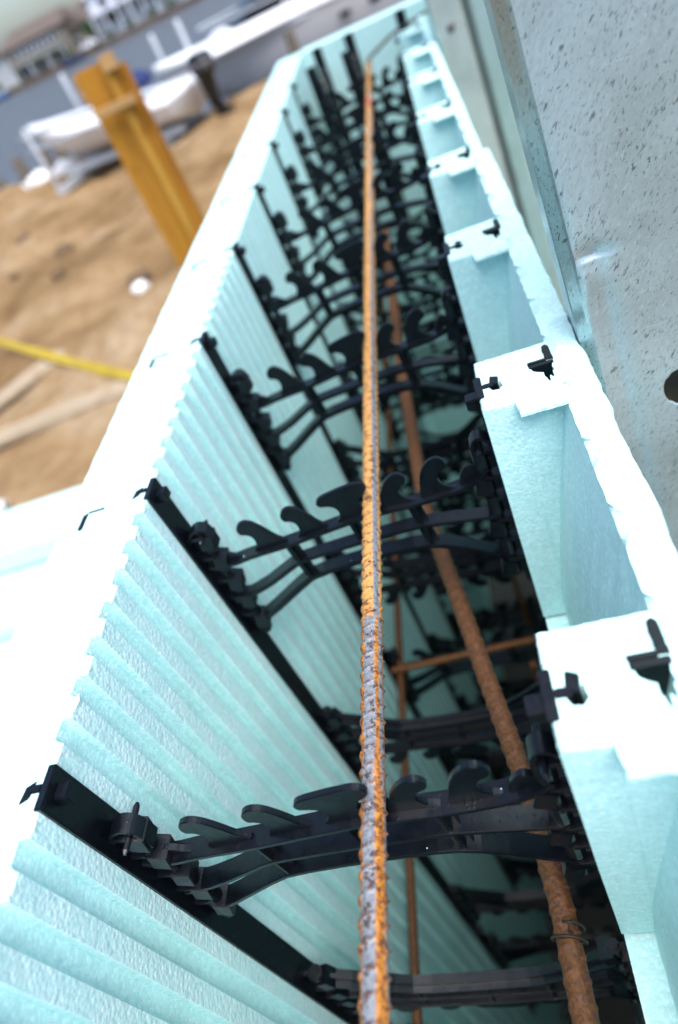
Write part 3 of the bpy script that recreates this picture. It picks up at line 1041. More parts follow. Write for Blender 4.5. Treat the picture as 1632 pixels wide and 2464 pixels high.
for x, y, lab in ((0.19, 0.33, 'upright rusty bar in the dark under the third tie'), (0.165, 0.75, 'upright rusty bar deep in the cavity beyond the fourth tie')):
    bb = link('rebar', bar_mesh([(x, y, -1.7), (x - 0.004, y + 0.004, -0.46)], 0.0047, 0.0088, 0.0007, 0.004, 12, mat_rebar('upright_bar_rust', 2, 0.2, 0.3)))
    tag(bb, lab, 'rebar')

# ------------------------------------------------------------------ steel channels
def channel(name, y, x0, width, lean, z0, z1, mat, label, dent, hole, lipw, groove=None):
    root = empty(name, (0, 0, 0), label, 'steel channel')
    nx, nz = 80, 300
    bm = bmesh.new()
    def place(x, yy, z):
        return (x0 + x + lean * z, yy, z)
    grid = {}
    # profile: return flange, rolled corner, wide face
    if lipw:
        prof = [(-0.0056, 0.040), (-0.0058, 0.020), (-0.0061, 0.0052), (-0.0057, 0.0044), (-0.0008, 0.0005), (0.0004, 0.0), (0.0020, 0.0002)]
    else:
        prof = [(0.0, 0.05), (0.0, 0.004), (0.0012, 0.0012), (0.004, 0.0)]
    npf = len(prof)
    hx, hz, hr = hole if hole else (9, 9, 0.001)
    xs_ = [p[0] for p in prof] + [prof[-1][0] + (width - prof[-1][0]) * (i / nx) ** 1.25 for i in range(1, nx + 1)]
    if hole:
        xs_ = [p[0] for p in prof] + [0.002 + 0.0015 * i for i in range(1, 50)] + [0.0755 + (width - 0.0755) * i / 24 for i in range(1, 25)]
        zs_ = [z0 + (-0.075 - z0) * j / 40 for j in range(40)] + [-0.075 + 0.0015 * j for j in range(112)] + [0.093 + (z1 - 0.093) * j / 60 for j in range(61)]
        nz = len(zs_) - 1
    else:
        zs_ = [z0 + (z1 - z0) * j / nz for j in range(nz + 1)]
    for i, x in enumerate(xs_):
        for j, z in enumerate(zs_):
            yy = prof[i][1] if i < npf else 0.0
            if i >= npf - 1:
                yy += 0.0012 * noise.noise(Vector((x * 14, z * 9, 2.0)))
                if groove:
                    for gx, gd, gw in groove:
                        yy += gd * math.exp(-((x - gx) / gw) ** 2)
            if dent and i >= npf - 1:
                dxx, dzz = x - dent[0], z - dent[1]
                yy += 0.0030 * math.exp(-(dxx / 0.010) ** 2 - (dzz / 0.007) ** 2) * (1 if dzz > -0.002 else 0.25)
                yy -= 0.0012 * math.exp(-(dxx / 0.012) ** 2 - ((dzz + 0.012) / 0.008) ** 2)
                yy += 0.0012 * math.exp(-((x - 0.010) / 0.006) ** 2) * (1 / (1 + math.exp((z - dent[1]) * 300)))
            px, py = x, z
            # pull the vertices round the hole onto its rim
            d = math.hypot(x - hx, z - hz)
            if d < hr * 2.2:
                f = (d / (hr * 2.2))
                nr = hr + (hr * 2.2 - hr) * f if d > 1e-6 else hr
                if d > 1e-6:
                    px, py = hx + (x - hx) / d * nr, hz + (z - hz) / d * nr
            grid[i, j] = (bm.verts.new(place(px, y + yy, py)), d)
    for i in range(len(xs_) - 1):
        for j in range(nz):
            q = [grid[i, j], grid[i + 1, j], grid[i + 1, j + 1], grid[i, j + 1]]
            if sum(a[1] for a in q) / 4 < hr * 0.42:
                continue
            bm.faces.new([a[0] for a in q])
    # thickness
    ret = bmesh.ops.recalc_face_normals(bm, faces=bm.faces)
    me = bpy.data.meshes.new('web_plate')
    bm.to_mesh(me)
    bm.free()
    me.materials.append(mat)
    me.materials.append(M_GALV_E)
    for p in me.polygons:
        p.material_index = 1 if lipw and p.index < 5 * nz else 0
        p.use_smooth = len(p.vertices) == 4 and not (lipw and p.index < 5 * nz)
    o = link('web_plate', me, root)
    sm = o.modifiers.new('thickness', 'SOLIDIFY')
    sm.thickness = 0.0016
    sm.offset = 0
    # far flange
    m = MB()
    xa = x0 + width
    m.add([(xa + lean * z0, y, z0), (xa + lean * z0, y + 0.06, z0), (xa + lean * z1, y + 0.06, z1), (xa + lean * z1, y, z1),
           (xa - 0.0016 + lean * z0, y, z0), (xa - 0.0016 + lean * z0, y + 0.06, z0), (xa - 0.0016 + lean * z1, y + 0.06, z1), (xa - 0.0016 + lean * z1, y, z1)],
          [(0, 1, 2, 3), (7, 6, 5, 4), (0, 4, 5, 1), (1, 5, 6, 2), (2, 6, 7, 3), (3, 7, 4, 0)])
    m.obj('side_flange', mat, root)
    m = MB()
    ya = y + 0.045
    bw = 0.10
    m.box(x0 + 0.022, x0 + bw, ya, ya + 0.02, z0, z0 + 0.001)
    m = MB().obox((x0 + 0.065 + lean * (z0 + 0.28), ya + 0.01, z0 + 0.28), (0.045, 0, 0), (0, 0.009, 0), (lean * 0.27, 0, 0.27))
    m.obj('added_dark_board', M_PLANK, root)  # board added to darken the view through the hole, hiding lit sand
    return root
channel('steel_channel', 0.2150, 0.2858, 0.22, -0.065, -0.5, 0.62, M_GALV, 'wide spotted galvanised steel channel standing close beside the right panel', (0.009, 0.050), (0.0438, -0.0465, 0.0108), True)
channel('steel_channel', 1.22, 0.2780, 0.30, -0.05, -1.7, 0.9, M_GALV2, 'blurred greenish galvanised channel standing farther along the right panel', None, None, False, [(0.056, 0.040, 0.0045), (0.088, -0.012, 0.014), (0.115, 0.010, 0.010)])
farc = bpy.data.objects['steel_channel.001']
MB().tube([(0.3025, 1.2225, 0.010), (0.3025, 1.2165, 0.010), (0.3025, 1.2145, 0.010)], [0.007, 0.0065, 0.004], 14).obj('screw', M_GREYM, farc, True)

# ------------------------------------------------------------------ lumber post beyond the wall
pr = empty('wooden_post', (-0.982, 3.2, GZ), 'orange lumber post with cleats standing on the sand beyond the wall', 'post')
def pb(name, x0, x1, y0, y1, z0, z1, mat, bev=0.004):
    return MB().box(x0, x1, y0, y1, z0, z1).obj(name, mat, pr, False, bev)
pb('board', -0.105, 0.030, -0.019, 0.019, -0.3, 1.995, M_WOOD)
pb('edge_board', 0.0305, 0.070, -0.060, 0.030, -0.3, 1.985, M_WOOD_Y)
pb('back_board', 0.0705, 0.108, -0.035, 0.035, -0.3, 1.96, M_WOOD)
pb('cleat', -0.085, 0.112, -0.090, -0.0605, 1.822, 1.855, M_WOOD_P)
pb('top_block', 0.045, 0.108, -0.085, -0.0605, 1.955, 2.015, M_WOOD_P)
pb('side_batten', -0.122, -0.1055, -0.02, 0.02, 1.88, 1.99, M_WOOD_P)

# ------------------------------------------------------------------ things on the sand
def slab(name, c, sx, sy, h, rz, mat, label, cat, group=None, amp=0.004):
    m = MB()
    out = rag([(-sx / 2, -sy / 2), (sx / 2, -sy / 2), (sx / 2, sy / 2), (-sx / 2, sy / 2)], 0.04, amp)
    m.prism(out, 0, h)
    o = m.obj(name, mat)
    o.location = c
    o.rotation_euler = (0, 0, rz)
    return tag(o, label, cat, group)
slab('foam_form', (-2.55, 2.655, -1.735), 2.9, 0.40, 0.135, R(1.5), M_FOAM_S, 'loose foam slab lying farthest from the wall, against the sand', 'foam form')
slab('foam_form', (-2.35, 2.235, -1.80), 2.7, 0.40, 0.066, R(1), M_FOAM_S, 'loose foam slab lying in the middle of three on the sand', 'foam form')
slab('foam_form', (-2.2, 1.74, -1.90), 2.7, 0.55, 0.07, R(1), M_FOAM_S, 'loose foam slab nearest the wall, lowest of three on the sand', 'foam form')
slab('foam_form', (-2.35, 2.25, -1.90), 2.6, 0.42, 0.098, R(1), M_FOAM_S, 'loose foam slab underneath the middle one of three', 'foam form')
slab('foam_form', (-2.55, 2.67, -1.90), 2.8, 0.38, 0.163, R(1.5), M_FOAM_S, 'loose foam slab underneath the one farthest from the wall', 'foam form')
slab('plank', (-2.95, 4.46, GZ + 0.01), 1.5, 0.24, 0.045, R(6), M_PLANK, 'pale weathered plank lying flat on the sand', 'plank')
slab('plank', (-4.0, 5.3, GZ - 0.012), 1.3, 0.30, 0.03, R(50), M_PLANK, 'second pale board half buried in sand, left of the yellow ribbon', 'plank')
m = MB()
pts = []
for i in range(25):
    t = i / 24
    x, y = -5.6 + 4.3 * t, 7.37 - 3.87 * t
    pts.append((x, y, GZ + 0.16 - 0.06 * math.sin(t * math.pi)))
vs, fs = [], []
for i, (x, y, z) in enumerate(pts):
    w = 0.036 + 0.006 * math.sin(i * 1.3)
    vs += [(x - 0.02 * 0.67, y - 0.02 * 0.74, z - w), (x + 0.02 * 0.67, y + 0.02 * 0.74, z + w), (x + 0.02 * 0.67, y + 0.022 * 0.74, z + w + 0.002), (x - 0.02 * 0.67, y - 0.018 * 0.74, z - w + 0.002)]
for i in range(24):
    for j in range(4):
        fs.append((i * 4 + j, i * 4 + (j + 1) % 4, i * 4 + 4 + (j + 1) % 4, i * 4 + 4 + j))
m.add(vs, fs)
tag(m.obj('ribbon', M_YEL), 'yellow plastic ribbon stretched low over the sand', 'ribbon')
def stake(x, y, h, lab):
    tag(MB().box(x - 0.02, x + 0.02, y - 0.02, y + 0.02, GZ - 0.3, GZ + h).obj('stake', M_WOOD_P), lab, 'stake')
stake(-5.6, 7.37, 0.22, 'short wooden stake holding the far end of the yellow ribbon')
stake(-1.3, 3.5, 0.22, 'short wooden stake holding the wall end of the yellow ribbon')

def lump(name, c, r, mat, label, cat, seed, sub=3, amp=0.35, sq=(1, 1, 0.7), group=None):
    bm = bmesh.new()
    bmesh.ops.create_icosphere(bm, subdivisions=sub, radius=r)
    for v in bm.verts:
        n = noise.noise(v.co / r * 1.5 + Vector((seed, seed * 2, 0)))
        v.co *= 1 + amp * n
        v.co.x *= sq[0]; v.co.y *= sq[1]; v.co.z *= sq[2]
    me = bpy.data.meshes.new(name)
    bm.to_mesh(me)
    bm.free()
    me.materials.append(mat)
    for p in me.polygons:
        p.use_smooth = True
    o = link(name, me, None, c)
    return tag(o, label, cat, group)
lump('foam_scrap', (-2.82, 6.38, ground_z(-2.82, 6.38) + 0.03), 0.085, M_BALL, 'white foam scrap on the sand beside the lumber post', 'scrap', 3.1)
lump('foam_scrap', (-3.16, 3.33, ground_z(-3.16, 3.33) + 0.04), 0.075, M_BALL, 'small white scrap beside the green weed at the slabs', 'scrap', 5.7)
DARKS = mat_simple('damp_clod', (0.10, 0.065, 0.035), 0.95, var=0.3, bmp=0.5, bscale=20)
for i, (x, y, r, lab) in enumerate(((-4.53, 8.2, 0.10, 'round damp clod on the open sand left of the lumber post'), (-4.99, 9.5, 0.14, 'big damp clod farther out on the open sand'), (-3.0, 6.85, 0.13, 'dark clod behind the white foam scrap'),
                                     (-5.6, 9.0, 0.08, 'small damp clod toward the left edge of the sand'), (-6.3, 11.0, 0.13, 'clod nearest the white bags on the bulkhead'), (-3.7, 5.7, 0.06, 'little clod just above the pale plank'), (-3.4, 10.5, 0.11, 'clod on the sand right of the lumber post'))):
    lump('clod', (x, y, ground_z(x, y) + r * 0.2), r, DARKS, lab, 'clod', i * 1.7, 2, 0.5, (1, 1, 0.55), 'clods scattered on the sand')
wd = empty('weed', (-3.06, 3.27, GZ), 'small green weed by the loose foam slabs', 'plant')
for i in range(16):
    a = rnd.random() * 6.28
    L = 0.07 + 0.08 * rnd.random()
    d = Vector((math.cos(a) * 0.6, math.sin(a) * 0.6, 0.8)).normalized()
    s_ = d.cross(Vector((0, 0, 1))).normalized() * 0.009
    m = MB().add([d * 0.01 - s_ * 0.4, d * L * 0.5 - s_ + Vector((0, 0, .01)), d * L, d * L * 0.5 + s_ + Vector((0, 0, .01)), d * 0.01 + s_ * 0.4], [(0, 1, 2, 3, 4)])
    m.obj('leaf', M_LEAF, wd)

# ------------------------------------------------------------------ water edge
for i, (x, y, zt) in enumerate(((-9.5, 16.95, -1.55), (-8.68, 16.75, -1.33), (-7.92, 16.5, -1.33), (-7.38, 16.25, -1.2))):
    m = MB().tube([(x, y, -3.4), (x, y, -2.2), (x, y, zt - 0.03), (x, y, zt)], [0.15, 0.145, 0.13, 0.10], 12)
    tag(m.obj('piling', M_PILE, None, True), ['grey wooden piling at the left edge of the photo', 'tall weathered piling left of the biggest white bag', 'thin weathered piling between the white bags', 'piling with green weed beside the boat bow'][i], 'piling', 'wooden pilings along the bulkhead')
tag(MB().tube([(-1.98, 17.0, -3.4), (-1.98, 17.0, -1.42), (-1.98, 17.0, -1.37)], [0.12, 0.11, 0.08], 12).obj('piling', M_PILE, None, True), 'lone brown piling in front of the cabin cruiser hull', 'piling', 'wooden pilings along the bulkhead')
for i, (x, y, z, r, sq, lab) in enumerate(((-8.05, 15.95, -1.86, 0.34, (1.1, 0.7, 0.62), 'biggest white bag slumped on the bulkhead'), (-7.2, 15.55, -1.79, 0.26, (1.2, 0.8, 0.7), 'white bag in the middle of the row on the bulkhead'),
                                            (-6.82, 15.75, -1.55, 0.17, (1, 0.9, 1.1), 'small white bag piled nearest the boat bow'), (-8.75, 16.4, -1.95, 0.22, (1.2, 0.8, 0.6), 'white bag at the left end of the row'))):
    lump('sandbag', (x, y, z), r, M_BALL, lab, 'bag', 11.3 + i, 3, 0.22, sq, 'white bags on the bulkhead')

def frame_from(a, b):
    a, b = Vector(a), Vector(b)
    d = (b - a)
    d.z = 0
    L = d.length
    d.normalize()
    return a, d, Vector((-d.y, d.x, 0)), L

def hull(a, b, beam, gun_stern, gun_bow, keel, mat_top, mat_side, root, chine=0.45):
    """lofted hull from stern a to bow b"""
    a, d, n, L = frame_from(a, b)
    ns = 22
    vs, fs = [], []
    for i in range(ns + 1):
        t = i / ns
        w = beam / 2 * (1 - max(0, (t - 0.45) / 0.55) ** 2.2) + 0.004
        g = gun_stern + (gun_bow - gun_stern) * t ** 1.6
        kz = keel + (g - keel) * 0.85 * max(0, (t - 0.62) / 0.38) ** 2
        cz_ = kz + (g - kz) * 0.32
        c = a + d * (L * t)
        row = [(-w, g), (-w * 0.93, cz_ + (g - cz_) * 0.5), (-w * (0.80 - 0.2 * t), cz_), (0, kz), (w * (0.80 - 0.2 * t), cz_), (w * 0.93, cz_ + (g - cz_) * 0.5), (w, g)]
        for o_, z in row:
            p = c + n * o_
            vs.append((p.x, p.y, z))
    k = 7
    for i in range(ns):
        for j in range(k - 1):
            fs.append((i * k + j, i * k + j + 1, (i + 1) * k + j + 1, (i + 1) * k + j))
    fs.append(tuple(range(k)))
    m = MB().add(vs, fs)
    m.obj('hull', mat_side, root, True)
    vs, fs = [], []
    for i in range(ns + 1):
        t = i / ns
        w = beam / 2 * (1 - max(0, (t - 0.45) / 0.55) ** 2.2) + 0.03
        g = gun_stern + (gun_bow - gun_stern) * t ** 1.6
        c = a + d * (L * (t * 1.01))
        for o_, z in ((-w, g - 0.05), (-w, g + 0.03), (-w * 0.86, g + 0.07), (0, g + 0.11), (w * 0.86, g + 0.07), (w, g + 0.03), (w, g - 0.05)):
            p = c + n * o_
            vs.append((p.x, p.y, z))
    for i in range(ns):
        for j in range(6):
            fs.append((i * 7 + j, i * 7 + j + 1, (i + 1) * 7 + j + 1, (i + 1) * 7 + j))
    fs += [tuple(range(7)), tuple(reversed(range(ns * 7, ns * 7 + 7)))]
    MB().add(vs, fs).obj('deck', mat_top, root, True)
    return a, d, n, L

# small open boat with outboard, on a lift behind the sand
bt = empty('motorboat', (0, 0, 0), 'small open white motorboat with black outboard, raised by the sand edge', 'boat')
a, d, n, L = hull((-4.05, 15.75, 0), (-8.1, 17.0, 0), 1.75, -1.42, -1.05, -1.92, M_WHITE, M_WHITE, bt)
def local(u, v, z):
    p = a + d * u + n * v
    return (p.x, p.y, z)
# side stripe, console with navy cover, seat
c = Vector(local(0.92, 0.15, -1.05))
bm = bmesh.new()
bmesh.ops.create_icosphere(bm, subdivisions=3, radius=0.30)
for v in bm.verts:
    v.co.z *= 0.75 if v.co.z > 0 else 0.35
    v.co.x *= 1.05
    v.co += c
me = bpy.data.meshes.new('seat_cover'); bm.to_mesh(me); bm.free(); me.materials.append(M_NAVY)
for p in me.polygons: p.use_smooth = True
link('seat_cover', me, bt)
MB().obox(local(1.9, 0, -1.08), d * 0.28, n * 0.3, (0, 0, 0.22)).obj('console', M_WHITE, bt, False, 0.04)
MB().tube([local(0.1, -0.87, -1.52), local(2.0, -0.87, -1.46), local(3.0, -0.70, -1.33)], 0.028, 8).obj('rub_rail', M_PALE, bt, True)
# outboard
m = MB()
oc = Vector(local(-0.50, 0.0, 0))
def ob(prof, mat, name, sx=1.0):
    mo = MB()
    vs, fs = [], []
    K = 16
    for z, rx, ry, off in prof:
        for j in range(K):
            an = 2 * math.pi * j / K
            ca, sa = math.cos(an), math.sin(an)
            ca = math.copysign(abs(ca) ** 0.7, ca); sa = math.copysign(abs(sa) ** 0.7, sa)
            p = oc + d * (rx * ca + off) + n * (ry * sa)
            vs.append((p.x, p.y, z))
    for i in range(len(prof) - 1):
        for j in range(K):
            k = (j + 1) % K
            fs.append((i * K + j, i * K + k, i * K + K + k, i * K + K + j))
    fs += [tuple(reversed(range(K))), tuple(range((len(prof) - 1) * K, len(prof) * K))]
    mo.add(vs, fs)
    return mo.obj(name, mat, bt, True)
ob([(-0.97, 0.12, 0.10, 0.02), (-0.99, 0.19, 0.16, 0.01), (-1.04, 0.235, 0.195, 0.0), (-1.12, 0.25, 0.21, 0.0), (-1.13, 0.25, 0.21, 0)], M_BLACK, 'cowling')
ob([(-1.131, 0.252, 0.212, 0.0), (-1.21, 0.253, 0.212, 0.0)], M_GREYM, 'cowling_band')
ob([(-1.211, 0.25, 0.21, 0), (-1.32, 0.22, 0.18, 0), (-1.40, 0.17, 0.13, 0.02), (-1.62, 0.15, 0.10, 0.04), (-1.80, 0.13, 0.07, 0.05), (-1.90, 0.15, 0.06, 0.03)], M_BLACK, 'midsection')
ob([(-1.90, 0.20, 0.10, -0.02), (-1.915, 0.22, 0.11, -0.03), (-1.93, 0.10, 0.05, 0.0), (-2.0, 0.16, 0.07, -0.02), (-2.08, 0.16, 0.07, -0.02), (-2.12, 0.07, 0.02, 0.0), (-2.20, 0.05, 0.012, 0.02)], M_BLACK, 'lower_unit')
for i in range(3):
    an = i * 2.094 + 0.4
    pc = oc - d * 0.24 + n * (0.10 * math.cos(an)) + Vector((0, 0, -2.04 + 0.10 * math.sin(an)))
    MB().obox(pc, d * 0.02, n * (0.07 * math.cos(an)) + Vector((0, 0, 0.07 * math.sin(an))), n * (-0.045 * math.sin(an)) + d * 0.02 + Vector((0, 0, 0.045 * math.cos(an)))).obj('propeller_blade', M_BLACK, bt, False, 0.006)
# lift under the boat
lf = empty('boat_lift', (0, 0, 0), 'white boat lift poles and rails around the small motorboat', 'boat lift')
for u, v in ((3.2, 1.30),):
    x, y, _ = local(u, v, 0)
    MB().tube([(x, y, -3.4), (x, y, -0.90), (x, y, -0.86)], [0.05, 0.05, 0.03], 10).obj('pole', M_PALE, lf, True)
MB().tube([local(0.5, 1.33, -1.02), local(3.4, 1.28, -1.02)], 0.045, 8).obj('rail', M_PALE, lf, True)
MB().tube([local(0.5, 1.33, -1.28), local(3.4, 1.28, -1.28)], 0.035, 8).obj('rail', M_PALE, lf, True)
MB().obox(local(1.9, 0.45, -1.99), d * 1.7, n * 0.05, (0, 0, 0.07)).obj('bunk', M_PALE, lf)
MB().obox(local(1.9, -0.45, -1.99), d * 1.7, n * 0.05, (0, 0, 0.07)).obj('bunk', M_PALE, lf)
for u in (0.7, 3.2):
    MB().obox(local(u, 0.05, -2.14), d * 0.06, n * 1.3, (0, 0, 0.07)).obj('cross_beam', M_PALE, lf)
POLE_LAB = ['slender white dock pole standing in the water left of the lumber post', 'slender white dock pole right of the lumber post top', 'slender white dock pole nearest the cruiser windshield']
for i, (x, y, zt) in enumerate(((-7.43, 18.5, -0.40), (-5.19, 18.9, -0.50), (-4.5, 18.9, -0.46))):
    tag(MB().tube([(x, y, -3.3), (x, y, zt - 0.05), (x, y, zt)], [0.06, 0.06, 0.04], 12).obj('dock_pole', M_PALE, None, True), POLE_LAB[i], 'pole', 'white poles in the water')

# cabin cruiser
cr = empty('cabin_cruiser', (0, 0, 0), 'large white cabin cruiser with dark windshield moored past the sand', 'boat')
a, d, n, L = hull((5.4, 21.2, 0), (-5.15, 18.25, 0), 3.2, -1.35, -1.12, -3.1, M_WHITE, M_HULL, cr)
def sec(prof, u0, u1, w0, w1, name, mat):
    """cabin block: profile (u, z) low to high with half widths"""
    vs, fs = [], []
    rows = prof
    for (ua, ub, wa, z) in rows:
        for u, v in ((ua, -wa), (ub, -wa), (ub, wa), (ua, wa)):
            vs.append(local(u, v, z))
    for i in range(len(rows) - 1):
        for j in range(4):
            k = (j + 1) % 4
            fs.append((i * 4 + j, i * 4 + k, i * 4 + 4 + k, i * 4 + 4 + j))
    fs += [(3, 2, 1, 0), tuple(range(len(rows) * 4 - 4, len(rows) * 4))]
    return MB().add(vs, fs).obj(name, mat, cr, False, 0.03)
sec([(1.2, 10.0, 1.35, -1.28), (1.6, 9.4, 1.22, -1.02)], 0, 0, 0, 0, 'foredeck', M_WHITE)
sec([(2.2, 9.3, 1.18, -1.08), (3.2, 7.7, 0.98, -0.36)], 0, 0, 0, 0, 'windshield', M_GLASS)
sec([(2.9, 7.6, 1.02, -0.355), (3.1, 7.3, 0.95, -0.22)], 0, 0, 0, 0, 'hardtop', M_WHITE)
for s_ in (-1, 1):
    MB().tube([local(8.0, s_ * 1.12, -1.0), local(7.35, s_ * 1.0, -0.36)], 0.05, 8).obj('pillar', M_WHITE, cr, True)
    MB().tube([local(6.4, s_ * 1.14, -1.0), local(6.0, s_ * 1.0, -0.36)], 0.06, 8).obj('pillar', M_WHITE, cr, True)
    MB().tube([local(9.8, s_ * 0.5, -0.80), local(8.6, s_ * 1.25, -0.82), local(5.0, s_ * 1.45, -0.84), local(1.5, s_ * 1.45, -0.9)], 0.018, 8).obj('rail', M_PALE, cr, True)
    MB().tube([local(10.2, s_ * 0.45, -1.28), local(8.0, s_ * 1.25, -1.34), local(5.0, s_ * 1.58, -1.42), local(0.2, s_ * 1.62, -1.50)], 0.045, 8).obj('rub_rail', M_WHITE, cr, True)
for u in (6.9, 6.2):
    MB().obox(local(u, 1.50, -1.62), d * 0.13, n * 0.02, (0, 0, 0.05)).obj('porthole', M_GLASS, cr, False, 0.01)
    MB().obox(local(u, -1.50, -1.62), d * 0.13, n * 0.02, (0, 0, 0.05)).obj('porthole', M_GLASS, cr, False, 0.01)

# ------------------------------------------------------------------ far shore
def house(name, x, y, z, w, dp, hw, hr, wall, roof, label, rows, ridge_x=True, gable_over=0.4):
    root = empty(name, (x, y, z), label, 'house')
    MB().box(-w / 2, w / 2, 0, dp, 0, hw).obj('wall', wall, root)
    g = gable_over
    if ridge_x:
        vs = [(-w / 2 - g, -g, hw), (w / 2 + g, -g, hw), (w / 2 + g, dp + g, hw), (-w / 2 - g, dp + g, hw), (-w / 2 + 0.5, dp / 2, hw + hr), (w / 2 - 0.5, dp / 2, hw + hr)]
        fs = [(0, 1, 5, 4), (2, 3, 4, 5), (1, 2, 5), (3, 0, 4), (3, 2, 1, 0)]
    else:
        vs = [(-w / 2 - g, -g, hw), (0, -g, hw + hr), (w / 2 + g, -g, hw), (-w / 2 - g, dp + g, hw), (0, dp + g, hw + hr), (w / 2 + g, dp + g, hw)]
        fs = [(0, 1, 4, 3), (1, 2, 5, 4), (0, 2, 1), (3, 4, 5), (0, 3, 5, 2)]
    MB().add(vs, fs).obj('roof', roof, root)
    for (zc, hh, x0, x1, k, ww) in rows:
        for i in range(k):
            xc = x0 + (x1 - x0) * (i + 0.5) / k
            f = MB()
            f.box(xc - ww / 2 - 0.07, xc + ww / 2 + 0.07, -0.06, 0.0, zc - hh / 2 - 0.07, zc - hh / 2)
            f.box(xc - ww / 2 - 0.07, xc + ww / 2 + 0.07, -0.06, 0.0, zc + hh / 2, zc + hh / 2 + 0.07)
            f.box(xc - ww / 2 - 0.07, xc - ww / 2, -0.06, 0.0, zc - hh / 2, zc + hh / 2)
            f.box(xc + ww / 2, xc + ww / 2 + 0.07, -0.06, 0.0, zc - hh / 2, zc + hh / 2)
            fo = f.obj('window', M_SIDE, root)
            MB().box(xc - ww / 2, xc + ww / 2, -0.02, -0.004, zc - hh / 2, zc + hh / 2).obj('pane', M_PANE, fo)
    return root
h1 = house('shingle_house', -42.0, 100, -2.3, 8.6, 8, 3.6, 1.5, M_SHIN, M_ROOF, 'taupe shingled house with two window rows across the water', [(2.75, 0.75, -3.2, 3.0, 8, 0.52), (0.95, 0.9, -3.6, -0.4, 4, 0.62), (0.95, 0.9, 0.2, 3.2, 3, 0.62)])
MB().box(-3.9, 3.6, -1.3, -0.061, 1.62, 1.80).obj('porch_roof', mat_simple('grey_green_porch', (0.22, 0.25, 0.23), 0.8), h1)
for x in (-3.8, -1.3, 1.2, 3.5):
    MB().box(x - 0.07, x + 0.07, -1.25, -1.1, 0, 1.62).obj('porch_post', M_SIDE, h1)
g1 = house('gabled_house', -37.2, 101.5, -2.3, 3.4, 7, 2.5, 1.9, M_SHIN, M_ROOF, 'taupe gable end adjoining the shingled house, few windows', [(1.2, 0.8, -1.0, 0.6, 1, 0.6)], False)
h2 = house('white_house', -27.0, 100, -2.3, 13.5, 9, 4.6, 2.0, M_SIDE, mat_simple('pale_grey_roof', (0.40, 0.42, 0.45), 0.9), 'white sided house with dark windows and a long deck across the water', [(3.5, 1.0, -5.8, 5.8, 6, 1.1), (1.9, 0.9, -5.9, -3.2, 1, 2.2), (1.9, 0.9, -1.6, 5.8, 4, 1.0)])
MB().box(-6.6, 6.6, -1.8, -0.061, 2.62, 2.75).obj('balcony_floor', M_SIDE, h2)
for i in range(9):
    x = -6.5 + 13.0 * i / 8
    MB().box(x - 0.08, x + 0.08, -1.78, -1.62, 0, 2.62).obj('balcony_post', M_SIDE, h2)
MB().box(-6.6, 6.6, -1.78, -1.72, 3.2, 3.3).obj('balcony_rail', M_SIDE, h2)
h3 = house('red_roofed_house', -35.0, 112, -2.3, 7, 7, 4.8, 1.4, mat_simple('brown_wall', (0.22, 0.15, 0.11), 0.9), mat_simple('rust_roof', (0.22, 0.12, 0.08), 0.9), 'brown house with a rust roof glimpsed between two nearer houses', [(3.4, 0.9, -2.5, 2.5, 3, 0.8)])
h4 = house('pale_house', -54.5, 103, -2.3, 7.5, 7, 3.4, 1.8, M_SIDE, M_ROOF, 'pale house at the left edge across the water', [(2.0, 1.0, -3, 3, 4, 0.9)])

def tree(x, y, z, h, r, label, seed, name='tree'):
    rr = random.Random(seed)
    root = empty(name, (x, y, z), label, name)
    MB().tube([(0, 0, -0.1), (0.05, 0, h * 0.3), (-0.05, 0.05, h * 0.6), (0.05, 0, h * 0.85)], [h * 0.045, h * 0.035, h * 0.025, 0.02], 8).obj('trunk', M_BARK, root, True)
    m = MB()
    for i in range(900):
        th, u = rr.random() * 6.283, rr.random() * 2 - 1
        q = rr.random() ** 0.45
        lob = 0.78 + 0.32 * noise.noise(Vector((math.cos(th) * 1.6, math.sin(th) * 1.6, u * 2 + seed)))
        rad = r * q * lob
        c = Vector((math.cos(th) * math.sqrt(1 - u * u) * rad, math.sin(th) * math.sqrt(1 - u * u) * rad, h * 0.62 + u * rad * h * 0.42 / r))
        s_ = (0.10 + 0.10 * rr.random()) * max(0.5, r * 0.5)
        e1 = Vector((rr.random() - 0.5, rr.random() - 0.5, rr.random() - 0.5)).normalized() * s_
        e2 = e1.cross(Vector((rr.random() - 0.5, rr.random() - 0.5, rr.random() - 0.5))).normalized() * s_ * 0.7
        m.add([c - e1, c - e2, c + e1, c + e2], [(0, 1, 2, 3)])
    o = link('crown', m.mesh('crown', M_LEAF, False, 0, False), root)
    return root
tree(-34.7, 99.6, -2.2, 3.0, 1.1, 'dark green tree between the taupe house and the white house', 3)
tree(-38.2, 99.0, -2.2, 0.9, 0.7, 'low bright green bush by the taupe house corner', 5, 'bush')
tree(-48.8, 99.0, -2.2, 1.2, 0.8, 'low bush at the left end of the taupe house', 8, 'bush')
for i, x in enumerate((-32.2, -29.4, -26.5, -24.0)):
    tree(x, 98.2, -2.2, 0.8, 0.9, ['round bush below the white house corner, nearest the tree', 'second round bush below the white house', 'third round bush below the white house', 'rightmost round bush below the white house'][i], 20 + i, 'bush')
car = empty('parked_car', (-35.2, 98.3, -2.2), 'white car parked on the far bank before the dark tree', 'car')
body = [(-1.0, 0.25), (-1.0, 0.55), (-0.75, 0.66), (-0.4, 0.95), (0.35, 0.97), (0.7, 0.68), (1.05, 0.60), (1.08, 0.25)]
MB().plate(body, -0.4, 0.4).obj('body', M_WHITE, car, False, 0.03)
for x in (-0.6, 0.65):
    for y in (-0.41, 0.33):
        MB().tube([(x, y, 0.22), (x, y + 0.08, 0.22)], 0.22, 14).obj('wheel', M_BLACK, car, True)
